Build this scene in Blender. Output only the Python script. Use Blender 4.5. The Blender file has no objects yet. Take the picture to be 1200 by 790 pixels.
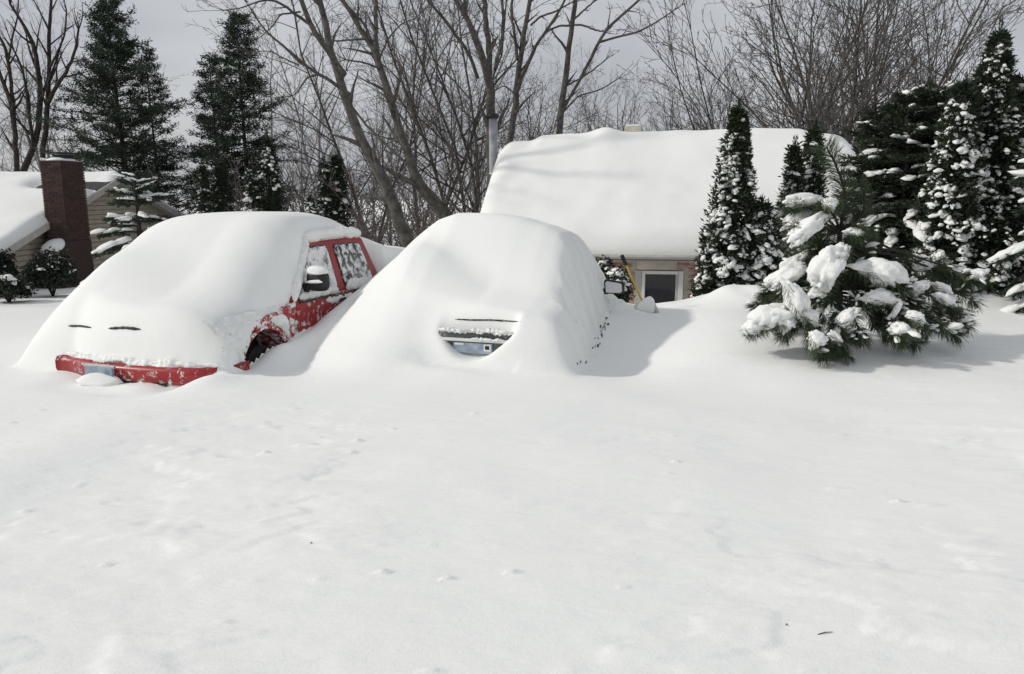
import bpy, math, random
import numpy as np
from mathutils import Vector, Matrix

# ------------------------------------------------------------------ camera, world, sun
scene = bpy.context.scene
COL = scene.collection
CAM_Z = 2.5
FPX = 933.0                     # focal length in photo pixels (28 mm equivalent)
PITCH = math.radians(10.03)
cam_d = bpy.data.cameras.new('camera')
cam_d.sensor_width = 36.0
cam_d.lens = FPX / 1200 * 36.0
cam_d.clip_start = 0.05
cam_d.clip_end = 3000
cam = bpy.data.objects.new('camera', cam_d)
cam.location = (0, 0, CAM_Z)
cam.rotation_euler = (math.pi / 2 - PITCH, 0, 0)
COL.objects.link(cam)
scene.camera = cam

SUN_EL = math.radians(33)
SUN_AZ = math.radians(-97)     # measured from +y towards +x: the sun stands to the left, a little behind the camera
world = bpy.data.worlds.new('World')
scene.world = world
world.use_nodes = True
wn = world.node_tree.nodes; wl = world.node_tree.links
wn.clear()
w_out = wn.new('ShaderNodeOutputWorld')
w_bg = wn.new('ShaderNodeBackground'); w_bg.inputs['Strength'].default_value = 0.1
w_sky = wn.new('ShaderNodeTexSky'); w_sky.sky_type = 'NISHITA'; w_sky.sun_disc = False
w_sky.sun_elevation = SUN_EL; w_sky.sun_rotation = SUN_AZ; w_sky.dust_density = 3.0
w_tc = wn.new('ShaderNodeTexCoord')
w_map = wn.new('ShaderNodeMapping'); w_map.inputs['Scale'].default_value = (1.0, 1.0, 2.2)
w_no = wn.new('ShaderNodeTexNoise'); w_no.inputs['Scale'].default_value = 2.3; w_no.inputs['Detail'].default_value = 7; w_no.inputs['Roughness'].default_value = 0.55
w_rmp = wn.new('ShaderNodeValToRGB')
w_rmp.color_ramp.elements[0].position = 0.36; w_rmp.color_ramp.elements[0].color = (4.3, 4.45, 4.85, 1)
w_rmp.color_ramp.elements[1].position = 0.64; w_rmp.color_ramp.elements[1].color = (6.2, 6.3, 6.5, 1)
w_mix = wn.new('ShaderNodeMix'); w_mix.data_type = 'RGBA'; w_mix.inputs['Factor'].default_value = 0.88
wl.new(w_tc.outputs['Generated'], w_map.inputs['Vector'])
wl.new(w_map.outputs['Vector'], w_no.inputs['Vector'])
wl.new(w_no.outputs['Fac'], w_rmp.inputs['Fac'])
wl.new(w_sky.outputs['Color'], w_mix.inputs['A'])
wl.new(w_rmp.outputs['Color'], w_mix.inputs['B'])
wl.new(w_mix.outputs['Result'], w_bg.inputs['Color'])
wl.new(w_bg.outputs['Background'], w_out.inputs['Surface'])

sun_d = bpy.data.lights.new('sun', 'SUN')
sun_d.energy = 2.0
sun_d.angle = math.radians(3.0)
sun_d.color = (1.0, 0.96, 0.88)
sun = bpy.data.objects.new('sun', sun_d)
sdir = Vector((math.sin(SUN_AZ) * math.cos(SUN_EL), math.cos(SUN_AZ) * math.cos(SUN_EL), math.sin(SUN_EL)))
sun.rotation_euler = sdir.to_track_quat('Z', 'Y').to_euler()
sun.location = sdir * 60
COL.objects.link(sun)

vs = scene.view_settings
vs.view_transform = 'Standard'; vs.look = 'None'; vs.gamma = 1.0; vs.exposure = 0.03
vs.use_curve_mapping = False

# ------------------------------------------------------------------ helpers
R = math.radians
rng = np.random.default_rng(11)
random.seed(5)

def ray(px, py):
    a = (px - 600) / FPX; b = -(py - 395) / FPX
    c, s = math.cos(PITCH), math.sin(PITCH)
    return np.array([a, c + b * s, -s + b * c])

def at(px, py, depth):
    """point on the ray through a photo pixel at world y = depth"""
    d = ray(px, py)
    return np.array([0, 0, CAM_Z]) + d * (depth / d[1])

def hnoise(ix, iy, seed=0):
    n = (ix.astype(np.int64) * 374761393 + iy.astype(np.int64) * 668265263 + seed * 974711) & 0xffffffff
    n = ((n ^ (n >> 13)) * 1274126177) & 0xffffffff
    n = (n ^ (n >> 16)) & 0xffffff
    return n / float(0xffffff)

def vnoise(x, y, seed=0):
    x = np.asarray(x, float); y = np.asarray(y, float)
    ix = np.floor(x); iy = np.floor(y)
    fx = x - ix; fy = y - iy
    fx = fx * fx * fx * (fx * (fx * 6 - 15) + 10); fy = fy * fy * fy * (fy * (fy * 6 - 15) + 10)
    a = hnoise(ix, iy, seed); b = hnoise(ix + 1, iy, seed)
    c = hnoise(ix, iy + 1, seed); d = hnoise(ix + 1, iy + 1, seed)
    return (a * (1 - fx) + b * fx) * (1 - fy) + (c * (1 - fx) + d * fx) * fy - 0.5

def fbm(x, y, seed=0, octaves=4, gain=0.5):
    v = 0; a = 1.0; f = 1.0
    for o in range(octaves):
        v = v + a * vnoise(x * f + o * 17.3, y * f - o * 9.1, seed + o * 7)
        a *= gain; f *= 2.03
    return v

def sstep(a, b, x):
    t = np.clip((x - a) / (b - a), 0, 1)
    return t * t * (3 - 2 * t)

def smax(a, b, k):
    h = np.clip(0.5 + 0.5 * (a - b) / k, 0, 1)
    return b * (1 - h) + a * h + k * h * (1 - h)

def new_mesh(name, V, faces):
    """V (n,3) array, faces: list of (m,k) int arrays"""
    me = bpy.data.meshes.new(name)
    V = np.asarray(V, dtype=np.float32)
    faces = [np.asarray(f, dtype=np.int32) for f in faces if len(f)]
    me.vertices.add(len(V)); me.vertices.foreach_set('co', V.ravel())
    nl = sum(f.size for f in faces); npoly = sum(len(f) for f in faces)
    me.loops.add(nl); me.polygons.add(npoly)
    me.loops.foreach_set('vertex_index', np.concatenate([f.ravel() for f in faces]))
    tot = np.concatenate([np.full(len(f), f.shape[1], np.int32) for f in faces])
    start = np.concatenate([[0], np.cumsum(tot)[:-1]]).astype(np.int32)
    me.polygons.foreach_set('loop_start', start)
    me.update(calc_edges=True)
    return me

def link(name, me, mat=None, parent=None, smooth=False):
    o = bpy.data.objects.new(name, me)
    COL.objects.link(o)
    if mat is not None and me is not None and not me.materials:
        me.materials.append(mat)
    if smooth and me is not None:
        me.polygons.foreach_set('use_smooth', np.ones(len(me.polygons), bool))
    if parent is not None:
        o.parent = parent
    return o

def empty(name, loc=(0, 0, 0), rz=0.0):
    o = bpy.data.objects.new(name, None)
    o.empty_display_size = 0.3
    o.location = loc; o.rotation_euler = (0, 0, rz)
    COL.objects.link(o)
    return o

def tag(o, label=None, cat=None, group=None, kind=None):
    if label: o['label'] = label
    if cat: o['category'] = cat
    if group: o['group'] = group
    if kind: o['kind'] = kind
    return o

def pymesh(name, V, F, mat, parent=None, bevel=0, seg=2, smooth=False, loc=None):
    me = bpy.data.meshes.new(name)
    me.from_pydata([tuple(map(float, v)) for v in V], [], F)
    me.update()
    o = link(name, me, mat, parent, smooth)
    if loc is not None: o.location = loc
    if bevel:
        b = o.modifiers.new('bevel', 'BEVEL'); b.width = bevel; b.segments = seg; b.limit_method = 'ANGLE'; b.angle_limit = R(35)
    return o

BOXF = [(0, 3, 2, 1), (4, 5, 6, 7), (0, 1, 5, 4), (1, 2, 6, 5), (2, 3, 7, 6), (3, 0, 4, 7)]
def box_v(x0, x1, y0, y1, z0, z1):
    return [(x0, y0, z0), (x1, y0, z0), (x1, y1, z0), (x0, y1, z0), (x0, y0, z1), (x1, y0, z1), (x1, y1, z1), (x0, y1, z1)]
def box(name, x0, x1, y0, y1, z0, z1, mat, parent=None, bevel=0, seg=2):
    return pymesh(name, box_v(x0, x1, y0, y1, z0, z1), BOXF, mat, parent, bevel, seg)

def prism_x(name, prof, x0, x1, mat, parent=None, bevel=0, seg=2, smooth=False):
    """profile of (y,z) points extruded along x"""
    n = len(prof)
    V = [(x0, y, z) for y, z in prof] + [(x1, y, z) for y, z in prof]
    F = [tuple(range(n - 1, -1, -1)), tuple(range(n, 2 * n))]
    F += [(i, (i + 1) % n, n + (i + 1) % n, n + i) for i in range(n)]
    o = pymesh(name, V, F, mat, parent, bevel, seg, smooth)
    return o

class Tubes:
    """collects tapered polyline tubes and builds one mesh"""
    def __init__(self): self.g = {}
    def add(self, pts, rad, sides=5):
        self.g.setdefault((len(pts), sides), []).append((pts, rad))
    def arrays(self):
        VV = []; FF = []; off = 0
        for (n, k), L in self.g.items():
            P = np.array([l[0] for l in L], float)        # m,n,3
            Rr = np.array([l[1] for l in L], float)       # m,n
            m = len(L)
            T = np.empty_like(P)
            T[:, 1:-1] = P[:, 2:] - P[:, :-2]; T[:, 0] = P[:, 1] - P[:, 0]; T[:, -1] = P[:, -1] - P[:, -2]
            T /= np.linalg.norm(T, axis=2, keepdims=True) + 1e-9
            ref = np.zeros((m, 1, 3)); ref[:, 0, 0] = 1.0
            al = np.abs(T.mean(axis=1)[:, 0]) > 0.8
            ref[al, 0] = (0, 1.0, 0)
            A = np.cross(T, np.broadcast_to(ref, T.shape)); A /= np.linalg.norm(A, axis=2, keepdims=True) + 1e-9
            B = np.cross(T, A)
            ang = np.linspace(0, 2 * np.pi, k, endpoint=False)
            V = P[:, :, None, :] + Rr[:, :, None, None] * (A[:, :, None, :] * np.cos(ang)[None, None, :, None] + B[:, :, None, :] * np.sin(ang)[None, None, :, None])
            V = V.reshape(-1, 3)
            i = np.arange(n - 1)[:, None]; j = np.arange(k)[None, :]
            q = np.stack([i * k + j, i * k + (j + 1) % k, (i + 1) * k + (j + 1) % k, (i + 1) * k + j], axis=-1).reshape(-1, 4)
            F = (q[None] + (np.arange(m) * n * k)[:, None, None]).reshape(-1, 4) + off
            VV.append(V); FF.append(F); off += len(V)
        return np.concatenate(VV), np.concatenate(FF)
    def build(self, name, mat, parent=None, smooth=True, offset=None):
        V, F = self.arrays()
        if offset is not None: V = V - np.asarray(offset)
        return link(name, new_mesh(name, V, [F]), mat, parent, smooth)

def unit(v):
    return v / (np.linalg.norm(v) + 1e-9)

def cards(C, D, L, W, rg, cross=False):
    """leaf quads: centre base C, direction D, length L, width W"""
    n = len(C)
    rnd = rg.normal(size=(n, 3))
    S = np.cross(D, rnd); S /= np.linalg.norm(S, axis=1, keepdims=True) + 1e-9
    L = np.broadcast_to(np.asarray(L, float), (n,))[:, None]; W = np.broadcast_to(np.asarray(W, float), (n,))[:, None]
    V = np.stack([C, C + D * L * .5 + S * W * .5, C + D * L, C + D * L * .5 - S * W * .5], axis=1).reshape(-1, 3)
    F = np.arange(4 * n).reshape(n, 4)
    return V, F

def ico(sub):
    import bmesh
    bm = bmesh.new(); bmesh.ops.create_icosphere(bm, subdivisions=sub, radius=1.0)
    V = np.array([v.co[:] for v in bm.verts]); F = np.array([[v.index for v in f.verts] for f in bm.faces])
    bm.free(); return V, F
ICO = {k: ico(k) for k in (1, 2, 3, 4)}

def blobs(C, AX, rg, sub=2, amp=0.18, flat=0.35):
    """snow lumps: centres (n,3), axes (n,3,3) rows = local x,y,z semi-axes in world; bottoms flattened"""
    V0, F0 = ICO[sub]
    n = len(C); m = len(V0)
    V = np.broadcast_to(V0, (n, m, 3)).copy()
    d = np.ones((n, m))
    for k in range(5):
        f = rg.normal(size=(n, 1, 3)) * (1.6 + 1.3 * k); ph = rg.uniform(0, 6.28, (n, 1))
        d += amp / (1 + 0.75 * k) * np.sin((V * f).sum(2) + ph)
    V *= d[:, :, None]
    low = V[:, :, 2] < 0
    V[:, :, 2] = np.where(low, V[:, :, 2] * flat, V[:, :, 2])
    W = np.einsum('nmk,nkj->nmj', V, AX) + C[:, None, :]
    F = (F0[None] + (np.arange(n) * m)[:, None, None]).reshape(-1, 3)
    return W.reshape(-1, 3), F

def vnoise3(P, seed=0):
    I = np.floor(P); f = P - I; f = f * f * (3 - 2 * f); I = I.astype(np.int64); v = 0
    for dx in (0, 1):
        for dy in (0, 1):
            for dz in (0, 1):
                w = (f[:, 0] if dx else 1 - f[:, 0]) * (f[:, 1] if dy else 1 - f[:, 1]) * (f[:, 2] if dz else 1 - f[:, 2])
                v = v + w * hnoise(I[:, 0] + dx + (I[:, 2] + dz) * 57, I[:, 1] + dy, seed)
    return v - .5

def lump(c, AX, rg, sub=4, rough=1.0):
    """one drooping cushion of snow: fuller at its lower end, crumbly, frayed underneath"""
    V0, F0 = ICO[sub]
    sd = int(rg.integers(1, 9999)); o = rg.uniform(0, 40, 3)
    P = V0.copy()
    lo = -1.0 if AX[0][2] > 0 else 1.0                # which end of the long axis hangs lower
    tp = 1 + .28 * lo * P[:, 0]
    Q = P * np.stack([np.ones_like(tp), tp, tp], -1)
    r = 1 + rough * (.60 * vnoise3(P * 1.5 + o, sd) + .42 * vnoise3(P * 3.3 + o, sd + 1) + .24 * vnoise3(P * 7.5 + o, sd + 2) + .10 * vnoise3(P * 15 + o, sd + 3))
    Q = Q * r[:, None]
    wz = (P @ np.stack([AX[0][2:3], AX[1][2:3], AX[2][2:3]])).ravel(); wz = wz / (np.abs(wz).max() + 1e-6)
    under = np.clip(-wz * 1.6, 0, 1)
    Q = Q * (1 - under * (.15 + .95 * np.abs(vnoise3(P * 6 + o, sd + 5)) * rough))[:, None]
    Q[:, 2] -= .26 * Q[:, 0] ** 2
    return Q @ AX + c, F0

def axes(direction, a, b, c, rg=None):
    """semi-axes: a along direction, b sideways, c up-ish"""
    x = unit(np.asarray(direction, float))
    up = np.array([0, 0, 1.0])
    if abs(x[2]) > .95: up = np.array([0.3, 0.2, 1.0])
    y = unit(np.cross(up, x)); z = np.cross(x, y)
    return np.array([x * a, y * b, z * c])

# ------------------------------------------------------------------ materials
def mat_new(name):
    m = bpy.data.materials.new(name); m.use_nodes = True
    nt = m.node_tree; b = nt.nodes['Principled BSDF']
    return m, nt, b
def noise_node(nt, scale, detail=4, rough=0.55, vec=None, dist=0.0):
    n = nt.nodes.new('ShaderNodeTexNoise'); n.inputs['Scale'].default_value = scale
    n.inputs['Detail'].default_value = detail; n.inputs['Roughness'].default_value = rough; n.inputs['Distortion'].default_value = dist
    if vec is not None: nt.links.new(vec, n.inputs['Vector'])
    return n
def ramp(nt, fac, stops):
    r = nt.nodes.new('ShaderNodeValToRGB'); e = r.color_ramp.elements
    while len(e) < len(stops): e.new(0.5)
    for i, (p, c) in enumerate(stops):
        e[i].position = p; e[i].color = (c[0], c[1], c[2], 1) if not np.isscalar(c) else (c, c, c, 1)
    nt.links.new(fac, r.inputs['Fac']); return r
def coords(nt, scale=None, kind='Object'):
    t = nt.nodes.new('ShaderNodeTexCoord')
    if scale is None: return t.outputs[kind]
    m = nt.nodes.new('ShaderNodeMapping'); m.inputs['Scale'].default_value = scale
    nt.links.new(t.outputs[kind], m.inputs['Vector']); return m.outputs['Vector']
def bump(nt, b, height, strength, dist=0.02, prev=None):
    n = nt.nodes.new('ShaderNodeBump'); n.inputs['Strength'].default_value = strength; n.inputs['Distance'].default_value = dist
    nt.links.new(height, n.inputs['Height'])
    if prev is not None: nt.links.new(prev.outputs['Normal'], n.inputs['Normal'])
    nt.links.new(n.outputs['Normal'], b.inputs['Normal']); return n

def speckle(name, c0, c1, scale, rough=0.7, bmp=0.3, spec=0.3, detail=4, dist=0.01):
    m, nt, b = mat_new(name)
    v = coords(nt)
    n = noise_node(nt, scale, detail, .6, v)
    r = ramp(nt, n.outputs['Fac'], [(.3, c0), (.7, c1)])
    nt.links.new(r.outputs['Color'], b.inputs['Base Color'])
    b.inputs['Roughness'].default_value = rough
    b.inputs['Specular IOR Level'].default_value = spec
    if bmp: bump(nt, b, n.outputs['Fac'], bmp, dist)
    return m

def snow_material(name, fine=1.0, ripple=True):
    m, nt, b = mat_new(name)
    v = coords(nt)
    big = noise_node(nt, 0.6, 4, .55, v)
    r = ramp(nt, big.outputs['Fac'], [(.3, (.868, .884, .866)), (.7, (.892, .899, .876))])
    nt.links.new(r.outputs['Color'], b.inputs['Base Color'])
    b.inputs['Roughness'].default_value = 0.75
    b.inputs['Specular IOR Level'].default_value = 0.15
    prev = None
    if ripple:
        v2 = coords(nt, (1.0, 3.2, 2.0))
        n2 = noise_node(nt, 3.0, 6, .6, v2, .6)
        prev = bump(nt, b, n2.outputs['Fac'], 0.25 * fine, 0.04)
        v3 = coords(nt, (1.6, 2.6, 2.0))
        n3 = noise_node(nt, 14, 5, .65, v3, .3)
        prev = bump(nt, b, n3.outputs['Fac'], 0.30 * fine, 0.012, prev)
    if not ripple:
        nm_ = noise_node(nt, 28, 4, .65, v)
        prev = bump(nt, b, nm_.outputs['Fac'], .5, .03)
    n1 = noise_node(nt, 90, 3, .7, v)
    bump(nt, b, n1.outputs['Fac'], 0.35 * fine, 0.006, prev)
    return m

M = {}
M['snow'] = snow_material('snow_field')
M['snow_smooth'] = snow_material('snow_blanket', .55, True)
M['snow_clump'] = snow_material('snow_clump', 1.6, False)
M['bark'] = speckle('bark', (.042, .038, .034), (.125, .113, .10), 9, .9, .6)
M['bark_pale'] = speckle('bark_pale', (.042, .039, .035), (.135, .125, .11), 7, .9, .6)
M['bark_dark'] = speckle('bark_dark', (.018, .015, .013), (.06, .05, .042), 9, .9, .6)
M['twig'] = speckle('twig', (.070, .062, .058), (.155, .14, .132), 3, .9, 0)
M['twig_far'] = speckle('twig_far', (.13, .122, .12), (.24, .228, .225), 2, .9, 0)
M['brush'] = speckle('brush_twig', (.085, .070, .065), (.19, .162, .152), 2, .9, 0)
M['hemlock'] = speckle('hemlock_needles', (.022, .034, .024), (.062, .086, .055), 1.6, .75, 0)
M['arbor'] = speckle('arborvitae_sprays', (.012, .020, .012), (.038, .055, .026), 5, .7, 0)
M['spruce'] = speckle('spruce_needles', (.012, .022, .014), (.042, .066, .042), 4, .65, 0)
M['pine'] = speckle('pine_needles', (.018, .034, .014), (.070, .102, .042), 8, .5, 0, .4)
M['dark_shrub'] = speckle('shrub_leaves', (.010, .016, .010), (.035, .045, .026), 6, .6, 0)
M['black'] = speckle('black_plastic', (.012, .012, .013), (.03, .03, .032), 30, .5, .05)
M['rubber'] = speckle('tyre_rubber', (.012, .012, .012), (.028, .027, .026), 40, .85, .3)
M['silver'] = speckle('brushed_metal', (.45, .45, .46), (.6, .6, .61), 20, .35, .05)
M['silver'].node_tree.nodes['Principled BSDF'].inputs['Metallic'].default_value = 0.9
M['rim'] = speckle('dull_wheel_rim', (.05, .05, .052), (.12, .12, .122), 20, .5, .05)
M['pipe'] = speckle('galvanised_pipe', (.34, .35, .36), (.55, .56, .57), 6, .45, .05)
M['pipe'].node_tree.nodes['Principled BSDF'].inputs['Metallic'].default_value = 0.6
M['trim'] = speckle('grey_painted_trim', (.44, .42, .395), (.56, .54, .51), 5, .6, .1)
M['white_trim'] = speckle('pale_door_frame', (.66, .67, .66), (.76, .765, .75), 6, .55, .1)
M['stone'] = speckle('pale_lintel', (.46, .42, .35), (.66, .60, .52), 4, .8, .3)
M['mortar'] = speckle('mortar', (.48, .43, .38), (.62, .57, .52), 14, .9, .3)
M['mortar_dark'] = speckle('chimney_mortar', (.075, .060, .054), (.13, .105, .093), 20, .9, .3)
M['shingle'] = speckle('asphalt_shingle', (.03, .03, .032), (.09, .085, .085), 18, .95, .5)
M['yellow'] = speckle('yellow_shaft', (.55, .36, .07), (.72, .50, .12), 12, .45, .05)
M['asphalt'] = speckle('asphalt', (.035, .035, .036), (.065, .064, .063), 30, .9, .4)
M['plate'] = speckle('plate_blue', (.13, .19, .27), (.42, .48, .54), 8, .4, 0)
M['plate_white'] = speckle('plate_white', (.62, .66, .70), (.78, .80, .82), 8, .4, 0)

def brick_mat(name, cols, scale=1.0):
    m, nt, b = mat_new(name)
    oi = nt.nodes.new('ShaderNodeObjectInfo')
    r = ramp(nt, oi.outputs['Random'], [(i / (len(cols) - 1), c) for i, c in enumerate(cols)])
    v = coords(nt, None, 'Object')
    g = nt.nodes.new('ShaderNodeNewGeometry')
    n = noise_node(nt, 16 * scale, 4, .6, g.outputs['Position'])
    mx = nt.nodes.new('ShaderNodeMix'); mx.data_type = 'RGBA'; mx.blend_type = 'MULTIPLY'; mx.inputs['Factor'].default_value = .6
    r2 = ramp(nt, n.outputs['Fac'], [(.3, .55), (.7, 1.0)])
    nt.links.new(r.outputs['Color'], mx.inputs['A']); nt.links.new(r2.outputs['Color'], mx.inputs['B'])
    nt.links.new(mx.outputs['Result'], b.inputs['Base Color'])
    b.inputs['Roughness'].default_value = .9
    bump(nt, b, n.outputs['Fac'], .3, .008)
    return m
M['brick'] = brick_mat('weathered_pink_brick', [(.58, .47, .40), (.56, .33, .28), (.46, .22, .18), (.60, .42, .36), (.52, .28, .235), (.66, .55, .48)])
M['brick_dark'] = brick_mat('dark_red_brick', [(.050, .029, .025), (.080, .042, .034), (.038, .025, .022), (.098, .054, .043), (.062, .034, .029)])

def siding_mat():
    m, nt, b = mat_new('tan_siding')
    v = coords(nt)
    n = noise_node(nt, 3, 4, .6, v)
    r = ramp(nt, n.outputs['Fac'], [(.3, (.40, .35, .275)), (.7, (.50, .44, .35))])
    nt.links.new(r.outputs['Color'], b.inputs['Base Color']); b.inputs['Roughness'].default_value = .6
    return m
M['siding'] = siding_mat()

def frosted(name, base, rough, thr0, thr1, scale, coat=0.0, spec=0.5, base2=None):
    """painted or glass surface with wind-blown snow stuck to it in flecks"""
    m, nt, b = mat_new(name)
    v = coords(nt)
    n = noise_node(nt, scale, 6, .68, v, .25)
    r = ramp(nt, n.outputs['Fac'], [(thr0, 0.0), (thr1, 1.0)])
    n2 = noise_node(nt, scale * .35, 3, .5, v)
    rb = ramp(nt, n2.outputs['Fac'], [(.3, base), (.7, base2 or base)])
    mx = nt.nodes.new('ShaderNodeMix'); mx.data_type = 'RGBA'
    nt.links.new(r.outputs['Color'], mx.inputs['Factor'])
    nt.links.new(rb.outputs['Color'], mx.inputs['A'])
    mx.inputs['B'].default_value = (.84, .85, .85, 1)
    nt.links.new(mx.outputs['Result'], b.inputs['Base Color'])
    rr = ramp(nt, r.outputs['Color'], [(0, rough), (1, .85)])
    nt.links.new(rr.outputs['Color'], b.inputs['Roughness'])
    b.inputs['Specular IOR Level'].default_value = spec
    bump(nt, b, r.outputs['Color'], .5, .012)
    return m
M['red'] = frosted('red_paint', (.27, .015, .019), .34, .55, .63, 12, base2=(.36, .022, .026))
M['red_clean'] = frosted('red_paint_clean', (.27, .015, .019), .32, .68, .76, 11, base2=(.33, .02, .025))
M['red_frost'] = frosted('red_paint_frosted', (.33, .02, .025), .4, .48, .56, 12, base2=(.38, .026, .03))
M['glass_frost'] = frosted('frosted_glass', (.018, .02, .022), .12, .44, .56, 10, base2=(.05, .055, .058))
M['glass_ice'] = frosted('iced_glass', (.02, .022, .024), .15, .38, .52, 7, base2=(.09, .10, .10))
M['glass'] = frosted('door_glass', (.012, .013, .017), .06, .76, .80, 22, base2=(.022, .022, .028))
M['black_frost'] = frosted('black_plastic_frosted', (.015, .015, .016), .45, .56, .66, 16)
M['sedan'] = frosted('dark_grey_paint', (.05, .052, .056), .4, .56, .70, 10, base2=(.10, .105, .11))
M['mirror'] = speckle('mirror_glass', (.60, .61, .63), (.70, .71, .73), 3, .35, 0)

# ------------------------------------------------------------------ vehicles' frames
TH = R(17)
TV = np.array([math.sin(TH), math.cos(TH)])      # along the parked cars, away from the camera
NV = np.array([math.cos(TH), -math.sin(TH)])     # to their right in the picture
TRUCK = np.array([-3.22, 8.35]) - NV * 1.0
SEDAN = np.array([-0.39, 9.0])

def local(x, y, o):
    dx = x - o[0]; dy = y - o[1]
    return dx * TV[0] + dy * TV[1], dx * NV[0] + dy * NV[1]      # s, v

# ------------------------------------------------------------------ snow surface heights
def ground_h(x, y):
    """lying snow without the cars"""
    right = np.interp(y, [0, 5, 7, 8, 9, 10, 11, 12, 12.8, 13.6, 15, 16.2, 20, 30, 60, 600], [.58, .55, .53, .52, .56, .66, .80, .93, .98, .86, .25, -.35, -.7, -1.0, -1.2, -1.2])
    left = np.interp(y, [0, 5, 7, 9, 12, 16, 20, 25, 40, 80, 600], [.58, .55, .53, .48, .38, .26, .13, -.1, -.8, -1.2, -1.2])
    f = sstep(-3.6, -1.2, x)
    h = left * (1 - f) + right * f
    # the bank beside the shovel is lower, the part under the arborvitae higher
    crest = np.exp(-((y - 12.6) / 1.5) ** 2)
    h = h + crest * (np.interp(x, [-1, 1.2, 2.2, 2.9, 3.5, 4.1, 5.0, 7, 9, 14], [.10, .02, -.27, -.16, .06, .09, -.02, -.06, -.04, -.1]))
    # soft mound on the right under the pine
    h = h + .10 * np.exp(-(((x - 3.9) / 1.5) ** 2 + ((y - 9.6) / .9) ** 2))
    # hollow scoured beside the right side of the parked sedan
    h = h - .20 * np.exp(-(((x - 1.30) / .65) ** 2 + ((y - 9.7) / 1.3) ** 2)) + .12 * np.exp(-(((x - 2.9) / .75) ** 2 + ((y - 10.8) / 1.5) ** 2))
    h = h + fbm(x * .35, y * .45, 3, 3) * .10 * sstep(2, 5, y + 0 * x)
    lumps = sstep(2.4, 3.2, x) * sstep(11.6, 12.4, y) * (1 - sstep(13.2, 13.8, y))
    h = h + lumps * np.maximum(0, fbm(x * 2.3, y * 2.3, 12, 3)) * .14
    return h

def detail_h(x, y):
    """wind crust, ripples and crumbs"""
    a = fbm(x * .9 + y * .25, y * 2.1 - x * .3, 21, 4, .55) * .014
    terr = fbm(x * 1.1 + y * .2, y * 2.6 - x * .35, 33, 3)
    band = sstep(-.01, .06, terr) * .010 + sstep(.16, .21, terr) * .005                     # thin crusts with a broken edge
    m = sstep(-.15, .35, fbm(x * .45, y * .5, 40, 3))
    fine = fbm(x * 5.0, y * 9.0, 50, 3, .6) * .006
    near = 1 - sstep(6.2, 8.0, y)
    right = sstep(2.0, 5.0, x) * (1 - sstep(9, 11, y))
    k = np.clip(near + .8 * right, 0.12, 1)
    crumb = np.maximum(0, vnoise(x * 9, y * 12, 71) - .44) * .55 * sstep(.0, .3, fbm(x * .7, y * .8, 77, 2))
    return (a + (band + fine) * (0.35 + m)) * k + crumb * k

def truck_h(x, y):
    s, v = local(x, y, TRUCK)
    se = s - .16 * np.clip(np.abs(v), 0, 1.1) ** 2.4
    edge = np.interp(se, [-.02, .03, .09, .16, .28, .42, 6.0, 6.15, 6.4], [-1, .64, .92, 1.09, 1.30, 3, 3, 1.5, -1])
    hood = 1.27 + .24 * np.clip(s - .3, -.3, 2) + .40 * np.clip((-v - .1) / 1.15, 0, 1) * sstep(.2, 1.25, s)
    wind = 1.50 + .86 * (s - 1.12) + .16 * np.clip((-v - .1) / 1.15, 0, 1)
    roofz = np.interp(s, [0, 1.8, 2.4, 2.8, 3.2, 3.6, 3.95, 4.2, 4.32, 4.6, 5.6, 6.4], [2.27, 2.27, 2.29, 2.29, 2.27, 2.20, 2.08, 1.93, 1.82, 1.74, 1.66, 1.5])
    top = smax(hood, wind, .22); top = -smax(-top, -roofz, .20)
    top = np.minimum(top, edge)
    veR = np.interp(s, [0, .35, .6, 1.45, 1.6, 1.8, 2.0, 2.2, 2.42, 4.15, 4.3, 6.4], [1.06, 1.05, .93, .91, .93, .95, .93, .86, .755, .735, .97, .97])
    zb = np.interp(s, [0, .35, .6, 1.4, 1.7, 2.0, 2.2, 2.4, 4.2, 6.4], [.58, .62, .92, .98, 1.0, 1.15, 1.45, 1.72, 1.72, 1.3])
    nR = np.interp(s, [0, .5, 1.5, 2.1, 2.5, 6.4], [3.0, 2.3, 2.2, 2.6, 4.2, 3.6]); eR = np.interp(s, [0, 1.6, 2.3, 6.4], [2.0, 1.45, 2.2, 2.3])
    rag = fbm(s * 8, v * 14, 91, 4, .65)
    w = veR
    q = np.clip(np.abs(v) / w, 0, 1)
    right = zb + (top - zb) * (1 - q ** nR) ** (1 / eR) 
    right = np.where(v > w, -1, right)
    g = ground_h(x, y)
    f = np.interp(-v, [0, .5, .8, 1.05, 1.3, 1.55, 1.8, 2.05], TRUCK_LEFT)
    left = g + (top - g) * f
    left = np.where(-v > 2.0, -1, left)
    h = np.where(v > 0, right, np.minimum(left, top))
    return np.where(top < 0, -1, h)
TRUCK_LEFT = [1, 1, .99, .97, .92, .78, .55, .25]

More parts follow.
